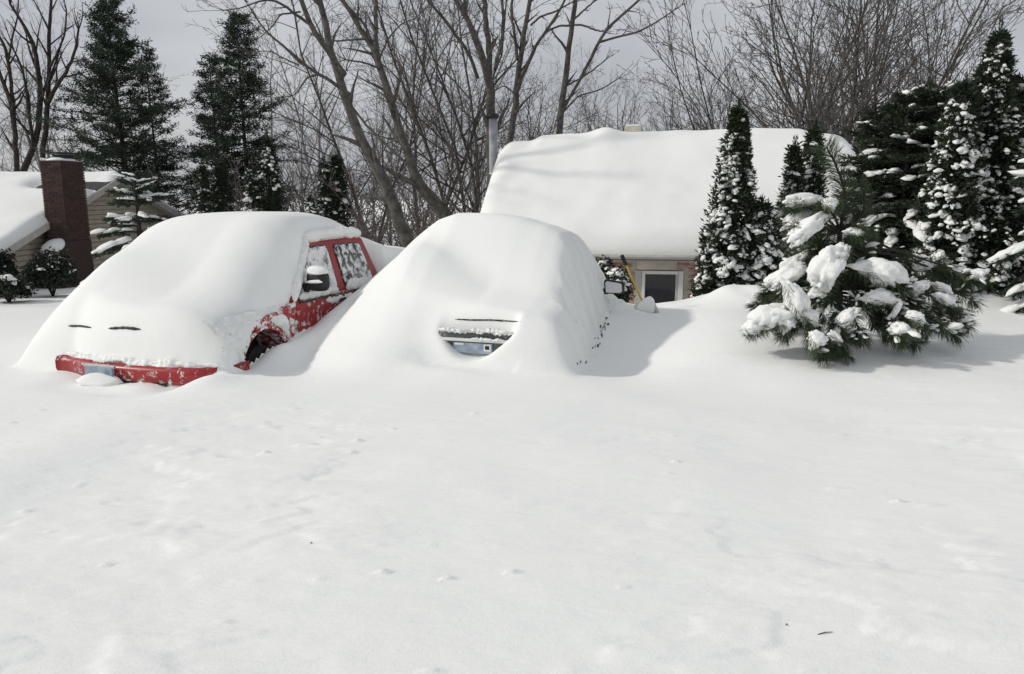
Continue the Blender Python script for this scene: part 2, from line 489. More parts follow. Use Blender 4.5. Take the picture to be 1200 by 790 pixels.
def sedan_h(x, y):
    s, v = local(x, y, SEDAN)
    se = s + .15 - .12 * np.clip(np.abs(v), 0, 1.0) ** 2.2
    tops = np.interp(se, [-.36, -.35, -.22, -.10, .0, .07, .16, .28, .45, 4.5, 4.75, 4.9, 5.05], [-1, .50, .64, .82, .98, 1.08, 1.19, 1.42, 3.0, 3.0, 1.25, 1.0, -1])
    roofz = np.interp(s, [0, 1.5, 1.95, 2.35, 2.8, 3.2, 3.6, 4.0, 4.5], [2.34, 2.30, 2.27, 2.26, 2.20, 2.05, 1.86, 1.62, 1.4])
    deck = 1.21 + .26 * np.clip(s, 0, 2) + .42 * np.clip(-v - .1, 0, 1.25) * sstep(.0, 1.1, s) - .05 * np.clip(v, 0, 1)
    window = 1.40 + 1.0 * (s - .78)
    shape = smax(deck, window, .13)
    shape = -smax(-shape, -roofz, .16)
    crest = np.minimum(shape, np.interp(s, [-2.0, -1.6, -1.2, -.7, -.2, .3, .8, 1.3, 2.0], [.4, .48, .56, .68, .92, 1.32, 1.82, 2.3, 9]))
    tops = np.minimum(tops, shape)
    ve = np.interp(s, [0, .5, 1.0, 2.0, 3.2, 4.9], [1.15, 1.13, 1.08, 1.03, 1.0, .95])
    tex = fbm(s * 4, v * 4 + tops * 3, 95, 4, .6) * .07 + np.abs(fbm(s * 9, tops * 9 + v * 6, 97, 3, .6)) * .05
    w = ve + tex * sstep(.35, .7, v)
    q = np.clip(v / w, 0, 1)
    zb = .60
    n = np.interp(s, [0, .6, 1.4, 2.4, 3.4, 4.9], [4.0, 4.0, 3.0, 2.3, 2.2, 2.6])
    qv = np.clip(v, 0, 2) / w * 1.05
    roof = np.interp(qv, [0, .35, .55, .66, .74, .82, .94, 1.02, 1.05], [1, .975, .935, .88, .78, .62, .33, .10, 0])
    deckf = np.interp(qv, [0, .5, .70, .82, .90, .97, 1.02, 1.05], [1, .97, .91, .80, .62, .38, .15, 0])
    fr = deckf + (roof - deckf) * sstep(.45, 1.15, s)
    T_ = tops - .13 * np.clip(v + .6, 0, 1.6) * sstep(.8, 1.8, s)
    dome = zb + (T_ - zb) * fr
    dome = np.where((v > w) | (tops < 0), -1, np.where(s < .1, np.minimum(dome, np.maximum(tops, 0)), dome))
    g = ground_h(x, y)
    u = -v
    f = np.interp(u, [-.7, -.35, -.05, .25, .6, .9, 1.2, 1.5, 1.8, 2.1, 2.4, 2.7], SEDAN_LEFT)
    tailf = 1 - (1 - sstep(.30, 1.15, u)) * (1 - sstep(-.15, .35, s)) * .35
    wedge = g + np.maximum(crest - g, 0) * f * tailf * (1 - sstep(3.6, 4.8, s)) * np.where(s < .3, 1 - sstep(-.1, .7, v) * (1 - sstep(-.2, .3, s)), 1)
    bl = sstep(-.25, .80, u)
    h = np.where(tops < -.5, wedge, dome * (1 - bl) + wedge * bl)
    h = np.where((dome < -.5) & (v > 0), np.where(tops < -.5, np.where(v < .6, wedge, -1), -1), h)
    # behind the tail the snow is kept clear of the number plate
    lens = np.clip(1 - (np.abs(v + .01) / .46) ** 2.0, 0, 1)
    lip = .985 - .245 * lens ** .8
    cut = (s < .14) & (s > -1.6) & (np.abs(v) < .46)
    near = sstep(-1.3, -.35, s) * (1 - sstep(-.04, .13, s))
    h = np.where(cut, np.minimum(h, h * (1 - near) + lip * near), h)
    return h
SEDAN_LEFT = [1, 1, 1, 1, 1.0, 1.0, .93, .77, .58, .38, .18, .02]

# grid: fine around the cars, coarse to the horizon
def spaced(segs):
    out = []
    for a, b, st in segs:
        n = max(1, int(round((b - a) / st)))
        out.append(np.linspace(a, b, n, endpoint=False))
    out.append(np.array([segs[-1][1]]))
    return np.concatenate(out)
def geo(a, b, n): return a * (b / a) ** (np.arange(1, n + 1) / n)
gx = np.concatenate([-geo(7.2, 500, 26)[::-1], spaced([(-7.2, -6.3, .06), (-6.3, 2.6, .03), (2.6, 7.4, .045)]), geo(7.5, 500, 26)])
gy = np.concatenate([[-30, -10, -4, -1], spaced([(0, 2.2, .1), (2.2, 8, .035), (8, 14.6, .03), (14.6, 16.5, .08)]), geo(16.6, 800, 40)])
X, Y = np.meshgrid(gx, gy)
G = ground_h(X, Y)
TS = truck_h(X, Y); SS = sedan_h(X, Y)
fine_mask = (np.abs(X) < 8) & (Y > 1.5) & (Y < 15)
D = np.where(fine_mask, detail_h(X, Y), 0)
# hollow in front of the truck's bumper so that it shows above the lying snow
ts, tv = local(X, Y, TRUCK)
hollow = sstep(-.9, -.2, ts) * (1 - sstep(.1, .5, ts)) * np.exp(-((tv + .05) / .75) ** 4)
arch = np.exp(-(((ts - 1.18) / .42) ** 2 + ((tv - 1.12) / .26) ** 2))
G2 = G - hollow * .13 - .09 * np.exp(-(((ts + .22) / .25) ** 2 + ((tv - .22) / .30) ** 2)) + arch * .22 + .10 * np.exp(-(((ts + .05) / .35) ** 2 + ((tv - 1.0) / .28) ** 2))
# drift that leans against the truck doors
dd = np.exp(-((tv - 1.35) / .55) ** 2)
G2 = np.maximum(G2, G2 + dd * (np.interp(ts, [1.3, 1.7, 2.2, 2.8, 3.4, 4.2, 5.5], [.05, .26, .44, .52, .57, .62, .4]) ))
H0 = smax(G2, np.where(SS > -.5, SS - .12 * (1 - sstep(0, .25, SS - G2)), G2 - .6), .12)
H = smax(H0, np.where((TS > -.5) & (tv < -.2), TS - .10 * (1 - sstep(0, .22, TS - H0)), H0 - 1), .10)
H = np.where((TS > -.5) & (tv >= -.2), np.maximum(H0, TS), H)
ss_0, sv_0 = local(X, Y, SEDAN)
# soften the crude profile kinks everywhere but on the torn right-hand edges
def blur(A, it):
    for _ in range(it):
        B = A.copy()
        B[1:-1, 1:-1] = (A[1:-1, 1:-1] * 4 + A[:-2, 1:-1] + A[2:, 1:-1] + A[1:-1, :-2] + A[1:-1, 2:]) / 8
        A = B
    return A
Hb = blur(H, 14); Hs = blur(H, 4); Hb = np.where((sv_0 > -1.2) & (sv_0 < 1.3) & (ss_0 > -.4) & (ss_0 < 5), blur(H, 5), Hb); Hb = np.where((sv_0 > .55) & (sv_0 < 1.5) & (ss_0 > -.6) & (ss_0 < 5), blur(H, 11), Hb)
step = np.abs(Hb - H)
keepT = ((TS > -.5) | (ts > -.25)) & (ts < 6.6) & (ts > -.25) & (tv > np.where(ts < 2.0, .84, .66)) & (tv < 1.2)
keepF = (ts > -.25) & (ts < .12 + .16 * np.abs(tv) ** 2.4) & (np.abs(tv) < 1.1)
ss_, sv_ = local(X, Y, SEDAN)
keepS = (ss_ > -.2) & (ss_ < .06) & (np.abs(sv_) < .6)
keep = blur((keepT | keepF | keepS).astype(float), 3)
keep = np.clip(keep, 0, 1)
H = Hs * keep + Hb * (1 - keep)
H = H + D
H = H + (fbm(X * 7, Y * 5, 201, 4, .65) * .13 + np.abs(fbm(X * 3, Y * 4, 207, 3)) * .10) * sstep(.66, .90, sv_) * (1 - sstep(1.05, 1.25, sv_)) * sstep(.3, 1.0, ss_) * (SS > -.5)
# which cells belong to which blanket
mT = (TS > -.5) & (H > H0 + .015) & (ts > -.05) & (tv < 1.15)
mS = (SS > -.5) & (H > G2 + .25) & ~mT & (ss_ > -.7) & (ss_ < 5.0) & (sv_ > -2.2) & (sv_ < 1.15)
dHy, dHx = np.gradient(H, gy, gx)
NRM = np.stack([-dHx, -dHy, np.ones_like(H)], -1); NRM /= np.linalg.norm(NRM, axis=-1, keepdims=True)
ny, nx = H.shape
VG = np.stack([X, Y, H], -1).reshape(-1, 3)
idx = np.arange(ny * nx).reshape(ny, nx)
Q = np.stack([idx[:-1, :-1], idx[:-1, 1:], idx[1:, 1:], idx[1:, :-1]], -1).reshape(-1, 4)
def cellmask(m):
    return (m[:-1, :-1] & m[:-1, 1:] & m[1:, 1:] & m[1:, :-1]).ravel()
cT = cellmask(mT); cS = cellmask(mS)
# no snow face inside the open front wheel arch
hc = np.stack([H[:-1, :-1], H[:-1, 1:], H[1:, 1:], H[1:, :-1]]); tsc = ts[:-1, :-1]; tvc = tv[:-1, :-1]
open_arch = ((np.ptp(hc, axis=0) > .025) & (hc.mean(0) < .99) & (tsc > .50) & (tsc < 1.52) & (tvc > .78) & (tvc < 1.06)).ravel()
def sub_surface(name, cells, mat, parent=None):
    q = Q[cells]
    used, inv = np.unique(q.ravel(), return_inverse=True)
    V = VG[used]; N = NRM.reshape(-1, 3)[used]
    if parent is not None:
        mw = np.array(parent.matrix_world.inverted())
        V = V @ mw[:3, :3].T + mw[:3, 3]; N = N @ mw[:3, :3].T
    me = new_mesh(name, V, [inv.reshape(-1, 4)])
    o = link(name, me, mat, parent, True)
    me.normals_split_custom_set_from_vertices([tuple(n) for n in N])
    return o
ground = sub_surface('snow_ground', ~(cT | cS | open_arch), M['snow'])
tag(ground, 'smooth wind-crusted deep snow covering the whole yard and driveway', kind='structure')

def snow_z(x, y):
    i = int(np.clip(np.searchsorted(gy, y) - 1, 0, ny - 2)); j = int(np.clip(np.searchsorted(gx, x) - 1, 0, nx - 2))
    return float(H[i, j])

drive = box('driveway', -6.2, 3.2, 7.9, 15.5, -.3, 0, M['asphalt']); tag(drive, kind='structure')

# ------------------------------------------------------------------ wheels
def make_wheel(parent, v, s, z, r, w, mname='wheel'):
    e = empty(mname); e.parent = parent; e.location = (v, s, z)
    n = 28; prof = [(r * .60, -w * .5), (r * .93, -w * .5), (r, -w * .36), (r, w * .36), (r * .93, w * .5), (r * .60, w * .5)]
    V = []; F = []
    for i in range(n):
        a = 2 * math.pi * i / n
        for rr, xx in prof: V.append((xx, rr * math.cos(a), rr * math.sin(a)))
    k = len(prof)
    for i in range(n):
        for j in range(k):
            F.append((i * k + j, i * k + (j + 1) % k, ((i + 1) % n) * k + (j + 1) % k, ((i + 1) % n) * k + j))
    pymesh('tyre', V, F, M['rubber'], e)
    V = [(w * .1, 0, 0)]; F = []
    for i in range(10):
        a = 2 * math.pi * i / 10
        b = a + .22
        V += [(w * .42, r * .6 * math.cos(a), r * .6 * math.sin(a)), (w * .42, r * .6 * math.cos(b), r * .6 * math.sin(b)),
              (w * .28, r * .16 * math.cos(b), r * .16 * math.sin(b)), (w * .28, r * .16 * math.cos(a), r * .16 * math.sin(a))]
        F.append(tuple(range(1 + 4 * i, 5 + 4 * i)))
    ring = len(V)
    for i in range(20):
        a = 2 * math.pi * i / 20
        V += [(w * .05, r * .62 * math.cos(a), r * .62 * math.sin(a))]
    F += [(0, ring + i, ring + (i + 1) % 20) for i in range(20)]
    pymesh('rim', V, F, M['rim'], e)
    return e

# ------------------------------------------------------------------ red pickup truck
truck = empty('pickup_truck', (TRUCK[0], TRUCK[1], 0), -TH)
tag(truck, 'red extended-cab pickup truck buried under a smooth dome of snow', 'truck')
bpy.context.view_layer.update()
def arc(cs, cz, r, a0, a1, n=14):
    return [(cs + r * math.cos(a), cz + r * math.sin(a)) for a in np.linspace(a0, a1, n)]
prof = [(.42, .50), (.53, .46)] + arc(1.02, .46, .49, math.pi, 0) + [(1.55, .36), (4.45, .36)] + arc(5.0, .46, .48, math.pi, 0) + \
       [(6.1, .5), (6.14, 1.24), (4.3, 1.24), (4.26, 1.20), (1.72, 1.18), (1.5, 1.13), (.62, 1.02), (.46, .9), (.42, .7)]
prism_x('body', prof, -.97, .97, M['red_frost'], truck, .035, 3)
# cab
CB, CT = 1.17, 1.90
def cabv(z): return .955 + (.735 - .955) * (z - CB) / (CT - CB)
cab_v = [(-.955, 1.66, CB), (.955, 1.66, CB), (.955, 4.26, CB), (-.955, 4.26, CB), (-.735, 2.36, CT), (.735, 2.36, CT), (.735, 4.02, CT), (-.735, 4.02, CT)]
pymesh('cab', cab_v, BOXF, M['red_clean'], truck, .06, 4)
def side_panel(name, pts, mat, parent, out=.012, thick=.02, side=1, bev=0, zfun=cabv):
    n = len(pts)
    V = [(side * (zfun(z) + out), s, z) for s, z in pts] + [(side * (zfun(z) + out - thick), s, z) for s, z in pts]
    F = [tuple(range(n)), tuple(range(2 * n - 1, n - 1, -1))] + [(i, n + i, n + (i + 1) % n, (i + 1) % n) for i in range(n)]
    return pymesh(name, V, F, mat, parent, bev)
def rounded(pts, r, k=4):
    out = []
    n = len(pts)
    for i in range(n):
        p0, p1, p2 = (np.array(pts[(i + d) % n], float) for d in (-1, 0, 1))
        a = p1 + unit(p0 - p1) * min(r, np.linalg.norm(p0 - p1) * .45); b = p1 + unit(p2 - p1) * min(r, np.linalg.norm(p2 - p1) * .45)
        for t in np.linspace(0, 1, k + 1):
            out.append(tuple((1 - t) ** 2 * a + 2 * t * (1 - t) * p1 + t * t * b))
    return out
def inset(pts, d):
    c = np.mean(pts, axis=0); return [tuple(c + (np.array(p) - c) * d) for p in pts]
for side in (1, -1):
    w1 = rounded([(1.84, 1.22), (2.88, 1.22), (2.90, 1.835), (2.43, 1.835)], .09)
    w2 = rounded([(3.07, 1.22), (3.98, 1.22), (3.86, 1.82), (3.07, 1.835)], .07)
    for w, gm in ((w1, 'glass_ice'), (w2, 'glass_frost')):
        fr = side_panel('window', w, M['black_frost'], truck, .010, .02, side)
        side_panel('pane', inset(w, .94), M[gm], fr, .016, .02, side)
    bodyv = lambda z: .972
    d1 = side_panel('door', [(1.74, .50), (2.98, .50), (2.98, 1.15), (1.74, 1.15)], M['red'], truck, .012, .03, side, .01, bodyv)
    d2 = side_panel('door', [(3.0, .50), (3.95, .50), (3.95, 1.15), (3.0, 1.15)], M['red'], truck, .012, .03, side, .01, bodyv)
    for d, s0 in ((d1, 2.76), (d2, 3.06)):
        xs = sorted((side * .985, side * 1.025))
        box('handle', xs[0], xs[1], s0, s0 + .2, 1.05, 1.10, M['black_frost'], d, .012)
    # wheel-arch lip
    for cs in (1.02, 5.0):
        tb = Tubes()
        pts = np.array([(side * .985, a, b) for a, b in arc(cs, .46, .505, math.pi, 0, 16)])
        tb.add(pts, np.full(16, .022), 6)
        tb.build('wheel_arch', M['red_frost'], truck)
    pts = rounded([(1.80, 1.155), (4.1, 1.155), (4.1, 1.175), (1.80, 1.175)], .01)
    side_panel('belt_moulding', pts, M['black_frost'], truck, .022, .02, side, 0, bodyv)
for s0 in (1.02, 5.0):
    box('wheel_well', -.58, .58, s0 - .5, s0 + .5, .40, .98, M['black'], truck)
    for v0 in (.80, -.80):
        w = make_wheel(truck, v0, s0, .37, .37, .26)
        if v0 < 0: w.rotation_euler = (0, 0, math.pi)
# door mirrors
for side in (1, -1):
    mo = empty('mirror', (side * 1.12, 2.02, 1.42)); mo.parent = truck
    n = 20; V = []; F = []
    for j, (yy, sc) in enumerate([(-.07, .55), (-.05, .82), (-.01, .97), (.04, 1.0), (.055, .96)]):
        for i in range(n):
            a = 2 * math.pi * i / n
            cx = math.copysign(abs(math.cos(a)) ** .55, math.cos(a)); cz = math.copysign(abs(math.sin(a)) ** .55, math.sin(a))
            V.append((cx * .155 * sc, yy, cz * .135 * sc))
    for j in range(4):
        for i in range(n): F.append((j * n + i, j * n + (i + 1) % n, (j + 1) * n + (i + 1) % n, (j + 1) * n + i))
    F += [tuple(range(n - 1, -1, -1)), tuple(range(4 * n, 5 * n))]
    pymesh('housing', V, F, M['black'], mo, 0, 2, True)
    box('arm', *sorted((-side * .26, -side * .12)), -.03, .03, -.15, -.03, M['black'], mo, .02)
    for c_, a_ in (((.01, -.02, .115), axes((1, 0, 0), .145, .075, .075)), ((0, -.085, -.005), axes((1, 0, .05), .12, .03, .03))):
        Vb, Fb = blobs(np.array([c_]), np.array([a_]), rng, 3, .10, .5)
        link('snow', new_mesh('snow', Vb, [Fb]), M['snow_clump'], mo, True)
# bumper: bowed red band, dark opening under it
def bowed(name, z0, z1, s_front, depth, v0, v1, mat, parent, bow=.16, n=26, bev=0, wav=0.0):
    V = []; F = []
    vs_ = np.linspace(v0, v1, n)
    for v in vs_:
        s = s_front + bow * min(abs(v), 1.05) ** 2.4 + 1.6 * max(0, v - .80) ** 1.6
        mid = (z0 + z1) / 2
        wz = wav * math.sin(v * 7.3)
        V += [(v, s + .03, z0), (v, s, mid - (z1 - z0) * .2), (v, s, mid + (z1 - z0) * .25 + wz), (v, s + .03, z1 + wz), (v, s + depth, z1 + wz), (v, s + depth, z0)]
    k = 6
    for i in range(n - 1):
        for j in range(k): F.append((i * k + j, i * k + (j + 1) % k, (i + 1) * k + (j + 1) % k, (i + 1) * k + j))
    F += [tuple(range(k)), tuple(range((n - 1) * k + k - 1, (n - 1) * k - 1, -1))]
    F = [tuple(reversed(f)) for f in F]
    return pymesh(name, V, F, mat, parent, bev, 2, True)
bumper = bowed('bumper', .46, .655, -.06, .3, -1.26, 1.05, M['red'], truck)
bowed('air_intake', .36, .47, -.07, .2, -.25, .42, M['black'], bumper)
def surf_hit(px, py, up=0.0):
    """where the ray through a photo pixel meets the snow surface"""
    d = ray(px, py)
    def below(t):
        p = np.array([0, 0, CAM_Z]) + d * t
        i = np.searchsorted(gy, p[1]) - 1; j = np.searchsorted(gx, p[0]) - 1
        fy = (p[1] - gy[i]) / (gy[i + 1] - gy[i]); fx = (p[0] - gx[j]) / (gx[j + 1] - gx[j])
        h = (H[i, j] * (1 - fx) + H[i, j + 1] * fx) * (1 - fy) + (H[i + 1, j] * (1 - fx) + H[i + 1, j + 1] * fx) * fy
        return p[2] < h
    t = 7.0
    while t < 16 and not below(t): t += .06
    lo, hi = t - .06, t
    for _ in range(8):
        m_ = (lo + hi) / 2
        if below(m_): hi = m_
        else: lo = m_
    return np.array([0, 0, CAM_Z]) + d * (lo - up)
def crack(name, pix, rad, mat, parent, seed):
    """a dark gap of the car left open in the snow: a strip sunk in the snow surface"""
    rg_ = np.random.default_rng(seed)
    mw = np.array(parent.matrix_world.inverted())
    n = 22 if len(pix) > 2 and abs(pix[0][0] - pix[-1][0]) > 15 else 6; t = np.linspace(0, 1, n); pix = np.array(pix, float); t0 = np.linspace(0, 1, len(pix))
    P = np.array([surf_hit(np.interp(q, t0, pix[:, 0]), np.interp(q, t0, pix[:, 1]), .004) for q in t])
    P[1:-1] = (P[:-2] + P[1:-1] * 2 + P[2:]) / 4
    P = P @ mw[:3, :3].T + mw[:3, 3]
    r_ = rad * (.75 + .5 * rg_.uniform(size=n)) * np.sqrt(np.clip(np.minimum(t, 1 - t) * 6, .05, 1))
    tb_ = Tubes(); tb_.add(P, r_, 6); return tb_.build(name, M[mat], parent)
crack('grille_gap', [(80, 382), (94, 382), (107, 384)], .013, 'black', truck, 1)
crack('grille_gap', [(127, 385), (146, 384), (165, 386)], .016, 'black', truck, 2)
lp = pymesh('license_plate', box_v(-.58, -.20, -.135, -.10, .50, .64), BOXF, M['plate'], truck, .006)
box('plate_frame', -.60, -.18, -.128, -.095, .625, .66, M['silver'], lp, .006)
Vb, Fb = blobs(np.array([[-.39, -.14, .47]]), np.array([axes((1, 0, 0), .26, .12, .09)]), rng, 3, .12, .6)
link('snow', new_mesh('snow', Vb, [Fb]), M['snow_smooth'], lp, True)
for side in (1, -1):
    xs = sorted((side * .62, side * .93))
    box('headlight', xs[0], xs[1], .40, .50, .80, .98, M['mirror'], truck, .03)
def ragged_ridge(name, pts, rad, parent, seed, mat='snow_clump', n=60, k=14, flat=1.0, rag=.5, along='s'):
    """a crumbly strip of stuck snow along a polyline (local coordinates)"""
    pts = np.array(pts, float); t0 = np.linspace(0, 1, len(pts)); t = np.linspace(0, 1, n)
    P = np.stack([np.interp(t, t0, pts[:, c]) for c in range(3)], -1)
    ang = np.linspace(0, 2 * np.pi, k, endpoint=False)
    T, A = np.meshgrid(t, ang, indexing='ij')
    rr = rad * (1 + rag * (fbm(T * 9, A * 1.2, seed, 3) * 1.6 + fbm(T * 33, np.cos(A) * 3 + np.sin(A) * 2, seed + 3, 3) * 1.2)) * np.sqrt(np.clip(np.minimum(T, 1 - T) * 9, .0, 1))
    o_ = np.cos(A) * rr * flat; zz_ = np.zeros_like(rr)
    V = P[:, None, :] + (np.stack([o_, zz_, np.sin(A) * rr], -1) if along == 's' else np.stack([zz_, -o_, np.sin(A) * rr], -1))
    ii = np.arange(n * k).reshape(n, k)
    q = np.stack([ii[:-1], np.roll(ii, -1, 1)[:-1], np.roll(ii, -1, 1)[1:], ii[1:]], -1).reshape(-1, 4)
    return link(name, new_mesh(name, V.reshape(-1, 3), [q]), M[mat], parent, True)
def side_plaster():
    """wind-packed snow stuck to the front fender and door edge, torn open round the wheel arch"""
    S_, Z_ = np.meshgrid(np.arange(.18, 2.12, .014), np.arange(.50, 1.16, .014))
    da = np.hypot(S_ - 1.02, Z_ - .46) - .50
    n1 = fbm(S_ * 7, Z_ * 7, 141, 4, .6); n2 = fbm(S_ * 22, Z_ * 22, 151, 3, .65)
    cov = .038 + 0 * S_
    cov = cov - .085 * np.exp(-(da / .075) ** 2) * sstep(.55, .8, S_)
    cov = cov - .095 * np.exp(-((S_ - 1.64) / .10) ** 2) * (1 - sstep(1.08, 1.22, Z_))
    cov = cov - .085 * sstep(1.70, 1.80, S_) * (1 - sstep(1.06, 1.16, Z_))
    cov = cov - .03 * sstep(1.7, 2.1, S_)
    t_ = cov + n1 * .055 + n2 * .022
    v_ = .978 + t_ - 3.4 * np.clip(Z_ - .93, 0, 1) ** 2 - .05 * sstep(.45, .18, S_) - .30 * np.clip(S_ - 1.95, 0, 1) * sstep(1.2, 1.3, Z_)
    V = np.stack([v_, S_, Z_], -1).reshape(-1, 3)
    ny_, nx_ = S_.shape; ii = np.arange(ny_ * nx_).reshape(ny_, nx_)
    ok = (da > -.005) & ((v_ > .968) | (Z_ > 1.0))
    c_ = ok[:-1, :-1] & ok[:-1, 1:] & ok[1:, 1:] & ok[1:, :-1]
    q = np.stack([ii[:-1, :-1], ii[:-1, 1:], ii[1:, 1:], ii[1:, :-1]], -1)[c_]
    used, inv = np.unique(q.ravel(), return_inverse=True)
    o = link('fender_snow', new_mesh('fender_snow', V[used], [inv.reshape(-1, 4)]), M['snow_clump'], truck, True)
    tag(o, kind='stuff')
side_plaster()
ragged_ridge('roof_edge_snow', [(.70, 2.36, 1.95), (.715, 2.9, 1.985), (.715, 3.5, 1.98), (.70, 4.05, 1.94)], .075, truck, 15, 'snow_smooth', 90, 16, .8, .22)
ragged_ridge('pillar_snow', [(.965, 1.70, 1.20), (.90, 1.95, 1.45), (.81, 2.22, 1.74), (.72, 2.42, 1.95)], .075, truck, 16, 'snow_smooth', 70, 16, .8, .35)
ragged_ridge('bumper_snow', [(v_, .03 + .16 * min(abs(v_), 1.05) ** 2.4, .672) for v_ in np.linspace(-1.2, .98, 12)], .040, truck, 17, 'snow_smooth', 160, 14, .9, .8, 'v')
ragged_ridge('sill_snow', [(.945, 1.86, 1.22), (.955, 2.3, 1.225), (.955, 2.86, 1.215)], .055, truck, 5, flat=.55)
ragged_ridge('sill_snow', [(.95, 3.08, 1.225), (.95, 3.5, 1.235), (.94, 3.95, 1.24)], .075, truck, 6, flat=.5)
ragged_ridge('door_snow', [(.985, 2.45, 1.11), (.985, 2.9, 1.08), (.985, 3.2, 1.09)], .045, truck, 7, flat=.5)
bl = sub_surface('snow_blanket', cT & ~open_arch, M['snow_smooth'], truck)

# ------------------------------------------------------------------ second car, seen from behind
sedan = empty('sedan', (SEDAN[0], SEDAN[1], 0.0), -TH)
tag(sedan, 'car parked tail-on under a thick snow drift, only plate and mirror showing', 'car')
bpy.context.view_layer.update()
prof = [(0.10, .42), (.62, .38)] + arc(1.02, .38, .37, math.pi, 0) + [(1.42, .30), (3.25, .30)] + arc(3.65, .38, .37, math.pi, 0) + \
       [(4.5, .38), (4.58, .62), (4.45, .82), (3.3, 1.02), (1.1, 1.08), (.45, 1.06), (.24, 1.02), (.16, .88), (.10, .72)]
prism_x('body', prof, -.87, .87, M['sedan'], sedan, .05, 3)
cv = [(-.80, .75, 1.08), (.80, .75, 1.08), (.80, 3.55, 1.0), (-.80, 3.55, 1.0), (-.58, 1.45, 1.50), (.58, 1.45, 1.50), (.58, 2.65, 1.50), (-.58, 2.65, 1.50)]
pymesh('cabin', cv, BOXF, M['sedan'], sedan, .06, 3)
rw = pymesh('rear_window', [(-.66, .86, 1.17), (.66, .86, 1.17), (.53, 1.36, 1.46), (-.53, 1.36, 1.46), (-.66, .90, 1.13), (.66, .90, 1.13), (.53, 1.40, 1.42), (-.53, 1.40, 1.42)],
            [(0, 1, 2, 3), (7, 6, 5, 4), (0, 4, 5, 1), (1, 5, 6, 2), (2, 6, 7, 3), (3, 7, 4, 0)], M['glass_ice'], sedan)
box('bumper', -.80, .80, .02, .2, .44, .70, M['sedan'], sedan, .04)
box('plate_recess', -.46, .46, -.075, -.02, .74, .985, M['sedan'], sedan, .012)
box('trim_bar', -.44, .40, -.115, -.07, .868, .902, M['white_trim'], sedan, .008)
lp2 = box('license_plate', -.27, .20, -.095, -.080, .735, .855, M['plate'], sedan, .003)
box('validation_sticker', -.25, -.14, -.099, -.096, .825, .848, M['plate_white'], lp2)
box('validation_sticker', .10, .185, -.099, -.096, .765, .845, M['plate_white'], lp2)
box('plate_mark', .118, .168, -.102, -.0995, .785, .828, M['black'], lp2)
crack('trunk_gap', [(533, 374), (552, 375), (575, 375), (610, 377)], .008, 'black_frost', sedan, 4)
rgp = np.random.default_rng(8)
for k_ in range(20):
    q_ = rgp.uniform(); cx_ = 713 - 17 * q_ + rgp.normal() * 2.2; cy_ = 370 + 42 * q_ + rgp.normal() * 2
    if k_ > 16: cx_, cy_ = 690 - 14 * rgp.uniform(), 428 - 12 * rgp.uniform()
    l_ = rgp.uniform(1.2, 4.0)
    crack('bare_patch', [(cx_, cy_), (cx_ - l_ * .35, cy_ + l_ * .5), (cx_ - l_ * .4, cy_ + l_)], rgp.uniform(.006, .016), 'sedan', sedan, 20 + k_)
ragged_ridge('plate_snow', [(-.46, -.075, .985), (0, -.085, .99), (.46, -.075, .985)], .024, sedan, 41, 'snow_clump', 90, 12, 1.0, 1.0, 'v')
ragged_ridge('plate_snow', [(-.05, -.112, .905), (.2, -.112, .902), (.42, -.105, .90)], .012, sedan, 42, 'snow_clump', 60, 10, 1.0, 1.2, 'v')
for side in (1, -1):
    xs = sorted((side * .52, side * .85))
    box('tail_light', xs[0], xs[1], .10, .22, .78, .98, M['red_frost'], sedan, .03)
for side in (1, -1):
    mo = empty('mirror', (side * 1.07, 2.88, 1.20)); mo.parent = sedan
    V = []; F = []
    sh = [(-.13, -.085), (.12, -.085), (.15, -.05), (.135, .075), (.10, .09), (-.12, .12), (-.145, .09)]
    sh = [(side * a, b) for a, b in sh]
    k = len(sh)
    for yy, sc in ((-.05, 1.0), (.0, 1.04), (.06, .85), (.09, .5)):
        for a, b in sh: V.append((a * sc, yy, b * sc))
    for j in range(3):
        for i in range(k): F.append((j * k + i, j * k + (i + 1) % k, (j + 1) * k + (i + 1) % k, (j + 1) * k + i))
    F += [tuple(range(k - 1, -1, -1)), tuple(range(3 * k, 4 * k))]
    pymesh('housing', V, F, M['black'], mo, .012)
    V = [(a * .84, -.0565, b * .80) for a, b in sh] + [(a * .84, -.051, b * .80) for a, b in sh]
    F = [tuple(range(k - 1, -1, -1)), tuple(range(k, 2 * k))] + [(i, (i + 1) % k, k + (i + 1) % k, k + i) for i in range(k)]
    pymesh('glass', V, F, M['mirror'], mo)
    box('arm', *sorted((-side * .26, -side * .08)), -.02, .05, -.10, -.02, M['black'], mo, .015)
for s0 in (1.02, 3.65):
    for v0 in (.76, -.76):
        w = make_wheel(sedan, v0, s0, .32, .32, .2)
        if v0 < 0: w.rotation_euler = (0, 0, math.pi)
sub_surface('snow_blanket', cS, M['snow_smooth'], sedan)

# ------------------------------------------------------------------ main house
HR = R(9)
HT = np.array([math.sin(HR), math.cos(HR)]); HU = np.array([math.cos(HR), -math.sin(HR)])
EMID = at(789, 297, 16.6)[:2]
house = empty('brick_house', (EMID[0], EMID[1], -1.1), -HR)
tag(house, 'low brick house with a thick slab of snow covering its whole roof', 'house')
GZ = 1.1      # local offset: local z = world z + 1.1
EZ = 1.33 + GZ; RZ_ = 3.78 + GZ; HW = 4.30; HS = 4.15
